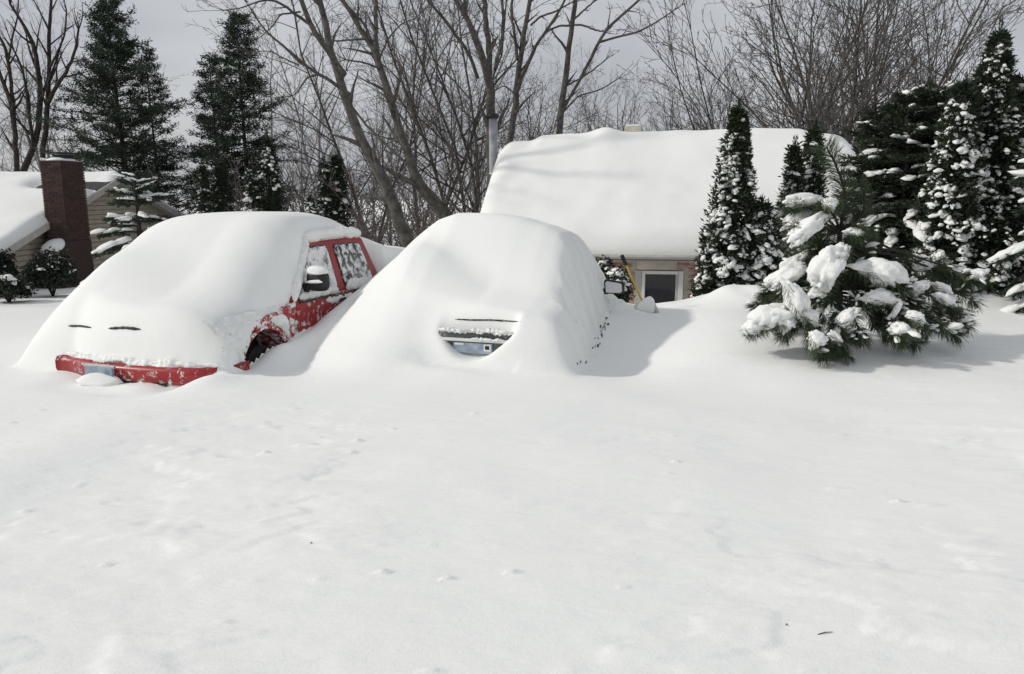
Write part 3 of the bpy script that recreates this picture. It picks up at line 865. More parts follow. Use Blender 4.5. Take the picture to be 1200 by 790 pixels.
# local x along the eave, y away
box('wall', -HW + .35, HW - .35, .26, 2 * HS - .46, 0, EZ - .1, M['mortar'], house)
gv = [(-HW + .35, .26, EZ - .1), (-HW + .35, 2 * HS - .46, EZ - .1), (-HW + .35, HS, RZ_ - .12), (HW - .35, .26, EZ - .1), (HW - .35, 2 * HS - .46, EZ - .1), (HW - .35, HS, RZ_ - .12)]
pymesh('gable', gv, [(0, 2, 1), (3, 4, 5), (0, 3, 5, 2), (1, 2, 5, 4), (0, 1, 4, 3)], M['mortar'], house)
roof_v = []
for x in (-HW, HW):
    roof_v += [(x, 0, EZ - .05), (x, HS, RZ_), (x, 2 * HS, EZ - .05), (x, 2 * HS, EZ - .15), (x, HS, RZ_ - .10), (x, 0, EZ - .15)]
roof = pymesh('roof', roof_v, [tuple(range(5, -1, -1)), tuple(range(6, 12))] + [(i, (i + 1) % 6, 6 + (i + 1) % 6, 6 + i) for i in range(6)], M['shingle'], house)
# gutter with fascia
gut = [(-.10, EZ - .03), (-.115, EZ - .075), (-.05, EZ - .13), (0.0, EZ - .13), (.0, EZ - .03)]
prism_x('gutter', gut, -HW + .02, HW - .02, M['trim'], house)
box('fascia', -HW + .03, HW - .03, .02, .06, EZ - .185, EZ - .131, M['trim'], house)
box('soffit', -HW + .04, HW - .04, .062, .258, EZ - .18, EZ - .155, M['trim'], house)

def roof_snow(name, parent, hw, hs, ez, rz, thick, seed, lip=.10, back=True, gap=None, nu=150, nw=70, amp=.05, ridge_bump=None, slump=0.0):
    U = np.linspace(-hw - .06, hw + .06, nu); Wd = np.linspace(-.012, 2.0 if back else 1.02, nw)
    UU, WW = np.meshgrid(U, Wd)
    yy = WW * hs
    zz = np.where(WW <= 1, ez + (rz - ez) * WW, rz - (rz - ez) * (WW - 1))
    zz = zz - .0
    e_u = np.clip((hw + .06 - np.abs(UU)) / (thick * 1.1), 0, 1); e_w = np.clip((WW + .012) * hs / (thick * .9), 0, 1)
    e_b = np.clip((2.0 - WW) * hs / thick, 0, 1)
    t = thick * np.sqrt(np.clip(1 - (1 - e_u) ** 2, 0, 1)) * np.sqrt(np.clip(1 - (1 - e_w) ** 2, 0, 1)) * (np.sqrt(np.clip(1 - (1 - e_b) ** 2, 0, 1)) if back else 1)
    t = t * (1 + fbm(UU * .5, yy * .6, seed, 3) * .22) + fbm(UU * 1.3, yy * 1.5, seed + 5, 4) * amp * (t / thick)
    ridge = np.exp(-((WW - 1) / .10) ** 2)
    t = t - ridge * thick * .25
    if ridge_bump: t = t + ridge_bump(UU, WW)
    if gap: t = t - gap(UU, WW)
    t = np.maximum(t, -.03)
    zt = blur(zz + t, 3)
    V = np.stack([UU, yy - lip * np.exp(-(WW * hs / .25) ** 2), zt], -1).reshape(-1, 3)
    Vb = np.stack([UU, yy, zz - .02], -1).reshape(-1, 3)
    n = nu * nw
    ii = np.arange(n).reshape(nw, nu)
    q = np.stack([ii[:-1, :-1], ii[:-1, 1:], ii[1:, 1:], ii[1:, :-1]], -1).reshape(-1, 4)
    ring = np.concatenate([ii[0, :], ii[1:, -1], ii[-1, -2::-1], ii[-2:0:-1, 0]])
    r2 = np.roll(ring, -1)
    sk = np.stack([ring, ring + n, r2 + n, r2], -1)
    return link(name, new_mesh(name, np.concatenate([V, Vb]), [q, q[:, ::-1] + n, sk]), M['snow_smooth'], parent, True)
def rb(U, W):
    r = np.exp(-((W - .97) / .16) ** 2)
    return r * (.14 * np.exp(-((U + 1.6) / .35) ** 2) + .07 * np.exp(-((U - .2) / 1.8) ** 2) + .10 * np.exp(-((U - 2.3) / 1.1) ** 2) - .10 * sstep(3.1, 3.5, U) - .16 * sstep(-3.2, -3.6, U))
roof_snow('roof_snow', house, HW, HS, EZ - .05, RZ_, .42, 60, .02, True, None, 190, 110, .018, rb)

# storm door with pale frame, lintel; bricks around it
def hlocal(px, py, ylocal):
    """pixel -> house-local x,z on the plane local y = ylocal"""
    d = ray(px, py)
    # world y along ray so that (p-EMID).HT = ylocal
    den = d[0] * HT[0] + d[1] * HT[1]
    k = (ylocal + EMID[0] * HT[0] + EMID[1] * HT[1]) / den
    p = d * k
    return (p[0] - EMID[0]) * HU[0] + (p[1] - EMID[1]) * HU[1], p[2] + CAM_Z + GZ
dx0, dzt = hlocal(752.5, 317, .24); dx1, _ = hlocal(801, 318, .24)
door = empty('storm_door', ((dx0 + dx1) / 2, .20, 0)); door.parent = house
hw_ = (dx1 - dx0) / 2
box('frame', -hw_, -hw_ + .07, -.03, .05, .02, dzt, M['white_trim'], door, .008)
box('frame', hw_ - .10, hw_, -.03, .05, .02, dzt, M['white_trim'], door, .008)
box('frame', -hw_ + .0705, hw_ - .1005, -.028, .05, dzt - .07, dzt - .001, M['white_trim'], door, .008)
box('stile', hw_ - .16, hw_ - .1015, -.012, .05, .05, dzt - .0715, M['trim'], door, .006)
box('pane', -hw_ + .0715, hw_ - .162, .0, .03, .4, dzt - .0725, M['glass'], door)
box('kick_panel', -hw_ + .0715, hw_ - .162, -.01, .03, .03, .395, M['white_trim'], door)
lx0, lz0 = hlocal(746, 316, .24); lx1, lz1 = hlocal(788, 303, .24)
box('lintel', lx0, lx1 + .1, .20, .258, dzt + .02, EZ - .185, M['stone'], house, .006)
box('jamb', lx0 - .03, dx0 - .004, .21, .258, .0, dzt, M['trim'], house, .006)
bw, bh, gap_ = .205, .058, .012
bme = bpy.data.meshes.new('brick'); bme.from_pydata(box_v(-bw / 2, bw / 2, -.03, .03, -bh / 2, bh / 2), [], BOXF); bme.materials.append(M['brick'])
bx_a, _ = hlocal(680, 330, .24); bx_b, _ = hlocal(850, 330, .24)
z = EZ - .19 - bh / 2; row = 0
while z > .55:
    x = bx_a + (bw + gap_) * (.5 if row % 2 else 0)
    while x < bx_b:
        hit_door = (x + bw / 2 > dx0 - .06 and x - bw / 2 < dx1 + .005 and z - bh / 2 < dzt + .02)
        hit_l = (x + bw / 2 > lx0 - .04 and x - bw / 2 < lx1 + .1 and z + bh / 2 > dzt)
        if not hit_door and not hit_l:
            b = link('brick', bme, None, house); b.location = (x, .252 + rng.uniform(-.005, .004), z + rng.uniform(-.002, .002)); b.rotation_euler = (0, rng.normal() * .006, rng.normal() * .01)
        x += bw + gap_
    z -= bh + gap_; row += 1
# flue pipe at the left gable and chimney behind the ridge
pt = at(578, 137, 21.6); pl = Matrix.Rotation(HR, 4, 'Z') @ Vector((pt[0] - EMID[0], pt[1] - EMID[1], 0))
def lathe(name, prof, mat, parent, loc=(0, 0, 0), n=24, smooth=True):
    V = []; F = []
    k = len(prof)
    for i in range(n):
        a = 2 * math.pi * i / n
        for r, zz in prof: V.append((r * math.cos(a), r * math.sin(a), zz))
    for i in range(n):
        for j in range(k - 1): F.append((i * k + j, ((i + 1) % n) * k + j, ((i + 1) % n) * k + j + 1, i * k + j + 1))
    o = pymesh(name, V, F, mat, parent, 0, 2, smooth); o.location = loc; return o
zt = pt[2] + GZ
fp = lathe('flue_pipe', [(.0, 0), (.115, 0), (.115, zt - 1.5), (.125, zt - 1.5), (.125, zt - 1.44), (.115, zt - 1.44), (.115, zt - .04), (0, zt - .04)], M['pipe'], house, (pl[0], pl[1], 0))
lathe('cap', [(0, zt - .039), (.14, zt - .039), (.15, zt), (.15, zt + .05), (.10, zt + .08), (0, zt + .10)], M['black'], fp, (0, 0, 0))
cp = at(742, 148, 22.4); cl = Matrix.Rotation(HR, 4, 'Z') @ Vector((cp[0] - EMID[0], cp[1] - EMID[1], 0))
ch = box('chimney', cl[0] - .22, cl[0] + .22, cl[1] - .22, cl[1] + .22, EZ + .3, cp[2] + GZ - .03, M['stone'], house, .01)
box('snow', cl[0] - .20, cl[0] + .20, cl[1] - .20, cl[1] + .20, cp[2] + GZ - .025, cp[2] + GZ + .03, M['snow_clump'], ch, .02)

# ------------------------------------------------------------------ neighbour's house on the left
GX = -13.0
nh = empty('tan_house', (GX, 20.2, -1.2))
tag(nh, 'tan clapboard house with snowy roof behind the brick chimney', 'house')
NZ = 1.2
pk = at(146, 206, 26.4); yk = pk[1] - 20.2; zk = pk[2] + NZ
rk = at(0, 292, 20.0); zr0 = rk[2] + NZ
slope = (zk - zr0) / (26.4 - 20.0)
y_e = -3.6; z_e = zk - slope * (yk - y_e)           # front eave
y_b = 2 * yk - y_e
# wall behind boards, at local x<0
wv = [(-14, y_e + .4, 0), (0, y_e + .4, 0), (0, y_b - .4, 0), (-14, y_b - .4, 0), (-14, y_e + .4, z_e), (0, y_e + .4, z_e), (0, y_b - .4, z_e), (-14, y_b - .4, z_e), (-14, yk, zk - .12), (0, yk, zk - .12)]
pymesh('wall', wv, [(0, 3, 2, 1), (0, 1, 5, 4), (2, 3, 7, 6), (1, 2, 6, 9, 5), (3, 0, 4, 8, 7), (4, 5, 9, 8), (6, 7, 8, 9)], M['siding'], nh)
bp = .14; z = .9
while z < zk - .25:
    inset_y = max(0.0, (z + bp - z_e) / slope)
    y0 = y_e + .42 + max(0, inset_y - .3); y1 = y_b - .42 - max(0, inset_y - .3)
    V = [(.004, y0, z), (.050, y0, z), (.040, y0, z + bp - .020), (.004, y0, z + bp - .020), (.004, y1, z), (.050, y1, z), (.040, y1, z + bp - .020), (.004, y1, z + bp - .020)]
    pymesh('siding_board', V, [(0, 1, 2, 3), (7, 6, 5, 4), (0, 4, 5, 1), (1, 5, 6, 2), (2, 6, 7, 3), (3, 7, 4, 0)], M['siding'], nh)
    z += bp
rv = []
for x in (-14.2, .30):
    rv += [(x, y_e, z_e), (x, yk, zk), (x, y_b, z_e), (x, y_b, z_e - .10), (x, yk, zk - .10), (x, y_e, z_e - .10)]
pymesh('roof', rv, [tuple(range(5, -1, -1)), tuple(range(6, 12))] + [(i, (i + 1) % 6, 6 + (i + 1) % 6, 6 + i) for i in range(6)], M['shingle'], nh)
for (ya, yb2, nm) in ((y_e, yk, 'rake_board'), (y_b, yk, 'rake_board')):
    za = z_e; zb2 = zk
    V = [(.302, ya, za - .19), (.302, yb2, zb2 - .19), (.302, yb2, zb2 + .0), (.302, ya, za + .0), (.34, ya, za - .19), (.34, yb2, zb2 - .19), (.34, yb2, zb2 + .0), (.34, ya, za + .0)]
    pymesh(nm, V, [(0, 1, 2, 3), (7, 6, 5, 4), (0, 4, 5, 1), (1, 5, 6, 2), (2, 6, 7, 3), (3, 7, 4, 0)], M['trim'], nh)
    V = [(.0515, ya, za - .16), (.0515, yb2, zb2 - .16), (.0515, yb2, zb2 - .105), (.0515, ya, za - .105), (.30, ya, za - .16), (.30, yb2, zb2 - .16), (.30, yb2, zb2 - .105), (.30, ya, za - .105)]
    pymesh('soffit', V, [(0, 1, 2, 3), (7, 6, 5, 4), (0, 4, 5, 1), (1, 5, 6, 2), (2, 6, 7, 3), (3, 7, 4, 0)], M['trim'], nh)
nrs = empty('roof_snow_origin'); nrs.parent = nh; nrs.location = (-6.95, y_e, 0)
def ngap(U, W):
    # dark shingles where the snow has slid off behind the chimney
    d = np.exp(-(((U - 6.2) / 1.0) ** 4 + ((W - .88) / .05) ** 2)) * (1 + .8 * fbm(U * 2, W * 22, 5, 3))
    return d * 1.0
rs = roof_snow('roof_snow', nh, 7.2, yk - y_e, z_e, zk, .24, 80, .06, True, ngap, 200, 110, .03)
rs.location = (-6.95, y_e, 0)
bpy.data.objects.remove(nrs)
# brick chimney
c0 = at(46, 188, 22.0); c1 = at(70.5, 188, 22.0); c2x = c1[0]
cy1 = c2x * FPX / (97 - 600)      # far corner from its pixel column
cw = c1[0] - c0[0]; cd = 23.15 - 22.0
chim = empty('brick_chimney', (c0[0], 22.0, -1.2))
tag(chim, 'tall dark brick chimney on the gable end of the tan house', 'chimney')
ctop = c0[2] + NZ
csh = at(60, 281, 22.0)[2] + NZ          # shoulder
box('core', .015, cw - .015, .015, cd - .015, 0, ctop - .01, M['mortar_dark'], chim)
bl_, bh_, bg_ = .19, .058, .012
def brick_mesh(l, d):
    me = bpy.data.meshes.new('brick'); me.from_pydata(box_v(-l / 2, l / 2, -d / 2, d / 2, -bh_ / 2, bh_ / 2), [], BOXF); me.materials.append(M['brick_dark']); return me
nfront = 3; lf = (cw - .01 * (nfront - 1)) / nfront
nside = 6; ls = (cd - .012 - .01 * (nside - 1)) / nside
mf = brick_mesh(lf, .05); ms = brick_mesh(.05, ls); mfh = brick_mesh(lf * .48, .05); msh = brick_mesh(.05, ls * .48)
z = ctop - bh_ / 2; row = 0
while z > csh - .50 and row < 38:
    for face in ('front', 'side'):
        n, l, full, half = (nfront, lf, mf, mfh) if face == 'front' else (nside, ls, ms, msh)
        a0 = 0.0 if face == 'front' else .012
        seq = [(a0 + (i + .5) * l + i * .01, full) for i in range(n)] if row % 2 == 0 else \
              [(a0 + l * .24, half)] + [(a0 + (i + 1.0) * l + (i + .5) * .01, full) for i in range(n - 1)] + [(a0 + n * l + (n - 1) * .01 - l * .24, half)]
        for p, me in seq:
            o = link('brick', me, None, chim)
            jit = rng.uniform(-.004, .004)
            o.location = (p, .0 + .02 + jit, z) if face == 'front' else (cw - .02 + jit, p + .03, z)
    z -= bh_ + bg_; row += 1
# wider base below the shoulder, snow on shoulder and top
bz = csh - .30
base_v = box_v(-.12, cw + .02, -.55, cd + .02, 0, bz)
prism_x('base', [(-.55, 0), (cd + .02, 0), (cd + .02, bz + .25), (-.02, bz + .25), (-.55, bz - .10)], .0, cw + .03, M['brick_dark'], chim)
Vb, Fb = blobs(np.array([[cw * .5, -.30, bz + .10]]), np.array([axes((0, .8, .5), .42, cw * .52, .14)]), rng, 3, .07, .5)
link('shoulder_snow', new_mesh('shoulder_snow', Vb, [Fb]), M['snow_clump'], chim, True)
Vb, Fb = blobs(np.array([[cw * .5, cd * .5, ctop]]), np.array([axes((0, 1, 0), cd * .5, cw * .50, .11)]), rng, 3, .05, .1)
link('top_snow', new_mesh('top_snow', Vb, [Fb]), M['snow_clump'], chim, True)
box('flue', cw * .3, cw * .85, cd * .35, cd * .75, ctop - .05, ctop + .16, M['black'], chim, .02)
box('flue_hood', cw * .15, cw * 1.0, cd * .28, cd * .82, ctop + .20, ctop + .24, M['black'], chim, .01)

# ------------------------------------------------------------------ snow shovel
sp_top = at(728.5, 299, 12.1); sp_bot = at(754, 356, 12.35)
sh = empty('snow_shovel', tuple(sp_bot)); tag(sh, 'yellow-handled snow shovel stuck in the bank beside the car mirror', 'shovel')
a = sp_top - sp_bot
tb = Tubes(); tb.add(np.array([a * .0, a * .3, a * .6, a * .82]), np.full(4, .018), 10); tb.build('shaft', M['yellow'], sh)
tb = Tubes(); tb.add(np.array([a * .80, a * .86, a * .93, a * .99, a * 1.0]), np.array([.022, .029, .031, .031, .015]), 10); tb.build('grip', M['black'], sh)
u = unit(a); rt = unit(np.cross(u, np.array([0, 1, 0.15])))
V = []; F = []
for i in range(9):
    for j in range(7):
        x_ = (i / 8 - .5) * .42; y_ = -j / 6 * .36 + .06
        c_ = .10 * ((i / 8 - .5) * 2) ** 2 + .05 * (j / 6)
        V.append(rt * x_ * .75 + u * y_ + np.array([0, -c_, 0]))
for i in range(8):
    for j in range(6): F.append((i * 7 + j, i * 7 + j + 1, (i + 1) * 7 + j + 1, (i + 1) * 7 + j))
sc = pymesh('scoop', V, F, M['white_trim'], sh, 0, 2, True)
sm = sc.modifiers.new('solid', 'SOLIDIFY'); sm.thickness = .006
pc = at(757, 356, 12.28) - sp_bot
Vb, Fb = lump(pc + np.array([0, -.02, -.05]), axes((1, 0, -.25), .14, .13, .17), rng, 4, .2)
link('snow', new_mesh('snow', Vb, [Fb]), M['snow_smooth'], sh, True)

# ------------------------------------------------------------------ bare trees
def rot_about(v, ax, ang):
    c, s = math.cos(ang), math.sin(ang)
    return v * c + np.cross(ax, v) * s + ax * np.dot(ax, v) * (1 - c)
UP = np.array([0, 0, 1.0])
def grow(p, d, L, r, lev, rg, out, trop=.06, wob=.10, dens=(0, 5.0, 3.2, 2.2, 1.6), ratio=.45, minr=.004, spread=(25, 55)):
    n = 4 if lev <= 1 else 6
    if lev >= 3: n = 8
    pts = [p]; st = L / (n - 1)
    for i in range(n - 1):
        d = unit(d + rg.normal(size=3) * wob + UP * trop)
        p = p + d * st; pts.append(p)
    pts = np.array(pts); t = np.linspace(0, 1, n)
    rad = np.maximum(r * (1 - .8 * t), minr)
    out.append((pts, rad, lev))
    if lev > 0: side_shoots(pts, rad, L, lev, rg, out, trop, wob, dens, ratio, minr, spread)
def side_shoots(pts, rad, L, lev, rg, out, trop, wob, dens, ratio, minr, spread, tmin=.22, scale=1.0):
    k = max(2, int(round(L * dens[lev] * rg.uniform(.8, 1.2))))
    n = len(pts)
    for i in range(k):
        t = tmin + (1 - tmin) * (i + rg.uniform(.1, .9)) / k
        f = t * (n - 1); a = min(int(f), n - 2); f -= a
        p = pts[a] * (1 - f) + pts[a + 1] * f
        d = unit(pts[a + 1] - pts[a])
        ax = unit(np.cross(d, rg.normal(size=3)))
        dn = rot_about(d, ax, R(rg.uniform(*spread)))
        rr = (rad[a] * (1 - f) + rad[a + 1] * f) * rg.uniform(.45, .7)
        Lc = L * ratio * (1.25 - .7 * t) * rg.uniform(.6, 1.25) * scale
        grow(p, dn, max(Lc, .12), max(rr, minr), lev - 1, rg, out, trop, wob, dens, ratio, minr, spread)

def build_tree(name, out, loc, mats=('bark', 'twig'), tlev=2, parent=None):
    e = parent or empty(name, tuple(loc))
    tr = Tubes(); tw = Tubes()
    for pts, rad, lev in out:
        if lev >= tlev: tr.add(pts, rad, 7 if rad[0] > .05 else 5)
        else: tw.add(pts, rad, 3)
    tr.build('trunk', M[mats[0]], e, True, loc)
    if tw.g: tag(tw.build('crown', M[mats[1]], e, False, loc), kind=None)
    return e

def guided(name, label, limbs, depth, seed, lev=3, mats=('bark', 'twig'), base_z=None, dens=(0, 3.8, 2.3, 1.5, 1.0), ratio=.40, group=None, scale=1.0, spread=(25, 55), trop=.06):
    """limbs: list of ([(px,py,width px)], depth offset); traced limbs with grown side shoots"""
    rg = np.random.default_rng(seed); out = []
    first = None
    for pts, off in limbs:
        P = []; Rd = []
        for i, (px, py, w) in enumerate(pts):
            dd_ = depth + off * (i / max(1, len(pts) - 1))
            P.append(at(px, py, dd_)); Rd.append(max(w * .86, .8) * .5 * dd_ / FPX)
        P = np.array(P); Rd = np.array(Rd)
        # resample smoothly
        k = 14
        t0 = np.concatenate([[0], np.cumsum(np.linalg.norm(np.diff(P, axis=0), axis=1))]); L = t0[-1]
        t = np.linspace(0, L, k)
        Ps = np.stack([np.interp(t, t0, P[:, c]) for c in range(3)], -1)
        Ps[1:-1] = .5 * Ps[1:-1] + .25 * (Ps[:-2] + Ps[2:])
        Rs = np.interp(t, t0, Rd)
        Ps[1:-1] += rg.normal(size=(k - 2, 3)) * Rs[1:-1, None] * .18
        if first is None:
            first = Ps[0].copy(); gz = snow_z(first[0], first[1]) - .3
            if first[2] > gz:
                ext = Ps[0] - (Ps[1] - Ps[0]) * 0; b = Ps[0].copy(); b[2] = gz
                b[:2] += unit(Ps[0] - Ps[1])[:2] * (Ps[0][2] - gz) * .25
                Ps = np.concatenate([[b], Ps]); Rs = np.concatenate([[Rs[0] * 1.25], Rs]); first = b
        out.append((Ps, Rs, 9))
        for _ in range(3):
            dt = unit(unit(Ps[-1] - Ps[-2]) + rg.normal(size=3) * .28)
            grow(Ps[-1], dt, max(.5, L * .30 * rg.uniform(.6, 1.2)), Rs[-1] * .8, lev - 1, rg, out, trop, .10, dens, ratio * 1.3, .0045, spread)
        side_shoots(Ps, Rs, L, lev, rg, out, trop, .11, dens, ratio, .0045, spread, .25 if first is None else .18, scale)
    e = build_tree(name, out, first, mats)
    tag(e, label, 'tree', group)
    return e

guided('bare_tree', 'tall bare tree leaning left, rising just behind the red truck cab', [
    ([(480, 290, 20), (462, 240, 17), (440, 200, 15), (425, 160, 13), (410, 130, 12), (398, 95, 11), (385, 50, 9), (375, 0, 8), (368, -60, 6)], 0),
    ([(404, 88, 8), (388, 65, 7.5), (370, 40, 7), (358, 15, 6.5), (350, -10, 6), (335, -60, 4)], -1.5),
    ([(412, 112, 5), (395, 100, 5), (375, 88, 4.5), (352, 74, 4), (330, 52, 3.2), (312, 38, 2.6), (298, 18, 2), (290, 5, 1.2)], -2.0),
    ([(368, 32, 4.5), (350, 20, 4), (335, 8, 3.5), (326, 0, 3.2), (308, 0, 2.6), (292, 6, 2), (275, 12, 1.4), (262, 12, 1)], -1.5),
    ([(352, 14, 2.6), (338, 16, 2.4), (327, 17, 2.2), (322, 28, 1.9), (312, 38, 1.5), (302, 46, 1)], -1.5),
    ([(375, 88, 3), (360, 90, 2.6), (352, 103, 2), (345, 112, 1.5), (330, 114, 1)], -1),
    ([(350, 76, 2.6), (335, 70, 2.2), (318, 60, 1.6), (303, 60, 1.1)], 0.5),
], 19.5, 101, 3, ('bark_pale', 'twig'), dens=(0, 3.4, 2.4, 1.3), ratio=.24, scale=.7)
guided('bare_tree', 'bare forked tree with a bent mossy trunk between the two cars', [
    ([(526, 258, 22), (505, 236, 17), (490, 215, 14), (480, 190, 12), (472, 165, 11), (462, 130, 10), (447, 85, 9.5), (440, 62, 8), (425, 35, 6.5), (400, 0, 6), (380, -30, 4)], 0),
    ([(445, 80, 6.5), (441, 50, 6), (440, 20, 5.5), (441, -20, 5)], .6),
    ([(438, 55, 4), (428, 30, 3.6), (412, 12, 3), (398, -4, 2.5)], -.5),
    ([(480, 195, 4), (455, 172, 4), (432, 150, 3.5), (410, 122, 3)], 1.0),
    ([(444, 70, 3), (455, 45, 2.6), (470, 28, 2.2), (486, 22, 1.4)], -1),
    ([(440, 48, 3), (425, 46, 2.6), (400, 48, 2.2), (382, 48, 1.6)], -1),
    ([(447, 82, 3), (430, 74, 2.6), (405, 70, 2)], -1),
], 21.0, 102, 3, ('bark_pale', 'twig'), dens=(0, 3.6, 2.5, 1.5), ratio=.27, scale=.8)
guided('bare_tree', 'many-stemmed bare tree right behind the metal flue pipe', [
    ([(577, 210, 15), (576, 150, 13), (574, 105, 11.5), (570, 80, 10), (560, 50, 8), (546, 20, 7), (528, -10, 5.5)], -.5),
    ([(573, 90, 8), (573, 60, 7.5), (569, 30, 7), (567, -10, 6)], .5),
    ([(563, 60, 6), (553, 40, 5), (545, 15, 4.5), (543, -10, 4)], .8),
    ([(560, 92, 5), (550, 62, 4.5), (530, 35, 4), (510, 10, 3.6), (498, -5, 3)], -.8),
    ([(580, 82, 5), (588, 50, 4.5), (590, 25, 4), (588, -5, 3.5)], .8),
    ([(578, 100, 3), (592, 85, 2.8), (605, 70, 2.4), (615, 55, 2)], -1),
], 23.0, 103, 3, ('bark', 'twig'), dens=(0, 3.8, 2.6, 1.7), ratio=.30, scale=.9)
guided('bare_tree', 'bare tree forking beside the left end of the snowy roof ridge', [
    ([(597, 168, 9), (602, 135, 8.5), (606, 100, 8), (610, 68, 7), (614, 35, 6), (621, 0, 5.5), (624, -30, 4)], .4),
    ([(606, 70, 4.5), (603, 40, 4), (599, 15, 3.8), (601, -12, 3.4)], .8),
    ([(608, 98, 5), (622, 68, 4.4), (630, 48, 4), (645, 30, 3.5), (660, 5, 3), (668, -15, 2.4)], -1.2),
    ([(622, 30, 3), (632, 20, 2.8), (650, 14, 2.5), (668, 4, 2)], -.6),
    ([(604, 110, 2.4), (590, 100, 2), (578, 108, 1.6)], .3),
], 24.5, 104, 3, ('bark', 'twig'), dens=(0, 3.6, 2.4, 1.5), ratio=.28, scale=.85)
guided('bare_tree', 'straight pale bare tree rising behind the snowy roof, branching right', [
    ([(655, 165, 9), (656, 148, 8.5), (660, 105, 8), (667, 60, 7), (671, 30, 6.4), (675, -5, 6), (679, -40, 4)], .2),
    ([(660, 130, 4), (675, 100, 4.2), (690, 75, 4.6), (700, 52, 4.4), (712, 32, 4), (730, 17, 3.6), (748, 2, 3.2), (764, -15, 2.4)], -1.5),
    ([(701, 50, 3.4), (720, 44, 3), (740, 40, 2.8), (757, 33, 2.4), (772, 24, 2), (790, 12, 1.4)], -1.8),
    ([(672, 29, 3), (685, 30, 2.8), (700, 36, 2.6), (708, 37, 2)], -.8),
    ([(665, 100, 2.6), (680, 92, 2.4), (695, 82, 2), (710, 70, 1.5)], .8),
    ([(660, 132, 2.4), (678, 112, 2.2), (705, 105, 1.8), (725, 92, 1.2)], -.6),
    ([(668, 30, 3), (655, 30, 2.8), (642, 36, 2.6), (630, 50, 2)], -.6),
    ([(674, 22, 3), (684, 12, 2.6), (696, 2, 2.2)], -.3),
], 25.0, 105, 3, ('bark_pale', 'twig'), dens=(0, 3.4, 2.3, 1.3), ratio=.24, scale=.75)
guided('bare_tree', 'pair-stemmed bare tree left of the brick chimney', [
    ([(20, 215, 7), (18, 160, 6.5), (14, 125, 6), (5, 100, 5), (-6, 70, 4)], 0),
    ([(17, 145, 5), (13, 100, 4.6), (8, 60, 4.2), (0, 45, 3.6), (-8, 25, 3)], .5),
    ([(10, 70, 3), (14, 45, 2.6), (20, 22, 2)], .4),
], 29, 106, 3, ('bark_dark', 'twig'), dens=(0, 3.6, 2.4, 1.7), ratio=.33, scale=.95)
guided('bare_tree', 'spreading bare tree standing right behind the brick chimney', [
    ([(24, 210, 9), (38, 175, 8), (46, 150, 7.5), (47, 110, 7), (44, 75, 6), (38, 45, 5), (25, 25, 4), (12, 5, 3)], .5),
    ([(50, 185, 7), (53, 150, 6.5), (57, 110, 6), (58, 75, 5), (57, 40, 4.4), (60, 0, 3.4)], .8),
    ([(57, 120, 5.5), (66, 100, 5), (80, 80, 4.4), (88, 60, 3.4), (92, 35, 2.6)], -.8),
    ([(38, 172, 4), (33, 120, 3.8), (30, 95, 3.2), (22, 70, 2.6), (14, 55, 2)], -.6),
    ([(58, 80, 3), (68, 60, 2.8), (76, 40, 2.4), (78, 15, 2)], .6),
], 30, 107, 3, ('bark_dark', 'twig'), dens=(0, 3.6, 2.4, 1.8), ratio=.36)

# random trees of the wood behind: a few kinds, copied
def random_tree_mesh(seed, height, stems, mats, lev=3, spread_deg=22, dens=(0, 3.6, 2.4, 1.5), fork=True, rbase=.10, ratio=.42, shoot=(24, 58), tlev=2):
    rg = np.random.default_rng(seed); out = []
    for i in range(stems):
        az = rg.uniform(0, 6.28) if stems < 3 else 6.283 * i / stems + rg.uniform(-.4, .4)
        tl = R(spread_deg) * rg.uniform(.35, 1.0)
        d = np.array([math.sin(tl) * math.cos(az), math.sin(tl) * math.sin(az), math.cos(tl)])
        p = np.array([math.cos(az), math.sin(az), 0]) * .12 * (stems > 1)
        grow(p, d, height * rg.uniform(.75, 1.0), rbase * rg.uniform(.7, 1.0), lev, rg, out, .035, .12, dens, ratio, .0065, shoot)
    tr = Tubes(); tw = Tubes()
    for pts, rad, lv in out:
        (tr if lv >= tlev else tw).add(pts, rad, 5 if lv >= tlev else 3)
    V, F = tr.arrays(); m1 = new_mesh('trunk', V, [F]); m1.materials.append(M[mats[0]]); m1.polygons.foreach_set('use_smooth', np.ones(len(F), bool))
    V, F = tw.arrays(); m2 = new_mesh('crown', V, [F]); m2.materials.append(M[mats[1]])
    return m1, m2
def place_tree(name, meshes, loc, rz, sc, label, cat='tree', group=None, parts=('trunk', 'crown')):
    e = empty(name, loc, rz); e.scale = (sc[0], sc[0], sc[1])
    for nm, me in zip(parts, meshes):
        link(nm, me, None, e)
    tag(e, label, cat, group); return e
KINDS = [random_tree_mesh(201, 12.5, 5, ('bark', 'twig'), 3, 22, (0, 3.6, 2.5, 1.7), rbase=.075, ratio=.34),
         random_tree_mesh(202, 13.0, 4, ('bark', 'twig'), 3, 15, (0, 3.6, 2.5, 1.7), rbase=.085, ratio=.33),
         random_tree_mesh(203, 10.5, 7, ('bark', 'twig'), 3, 34, (0, 3.6, 2.5, 1.7), rbase=.055, ratio=.33, shoot=(16, 44)),
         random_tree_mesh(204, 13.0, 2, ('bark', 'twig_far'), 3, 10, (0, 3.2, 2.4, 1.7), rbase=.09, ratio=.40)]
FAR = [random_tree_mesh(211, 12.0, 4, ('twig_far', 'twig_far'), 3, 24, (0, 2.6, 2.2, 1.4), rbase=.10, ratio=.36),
       random_tree_mesh(212, 13.0, 2, ('twig_far', 'twig_far'), 3, 14, (0, 2.6, 2.2, 1.4), rbase=.12, ratio=.40)]
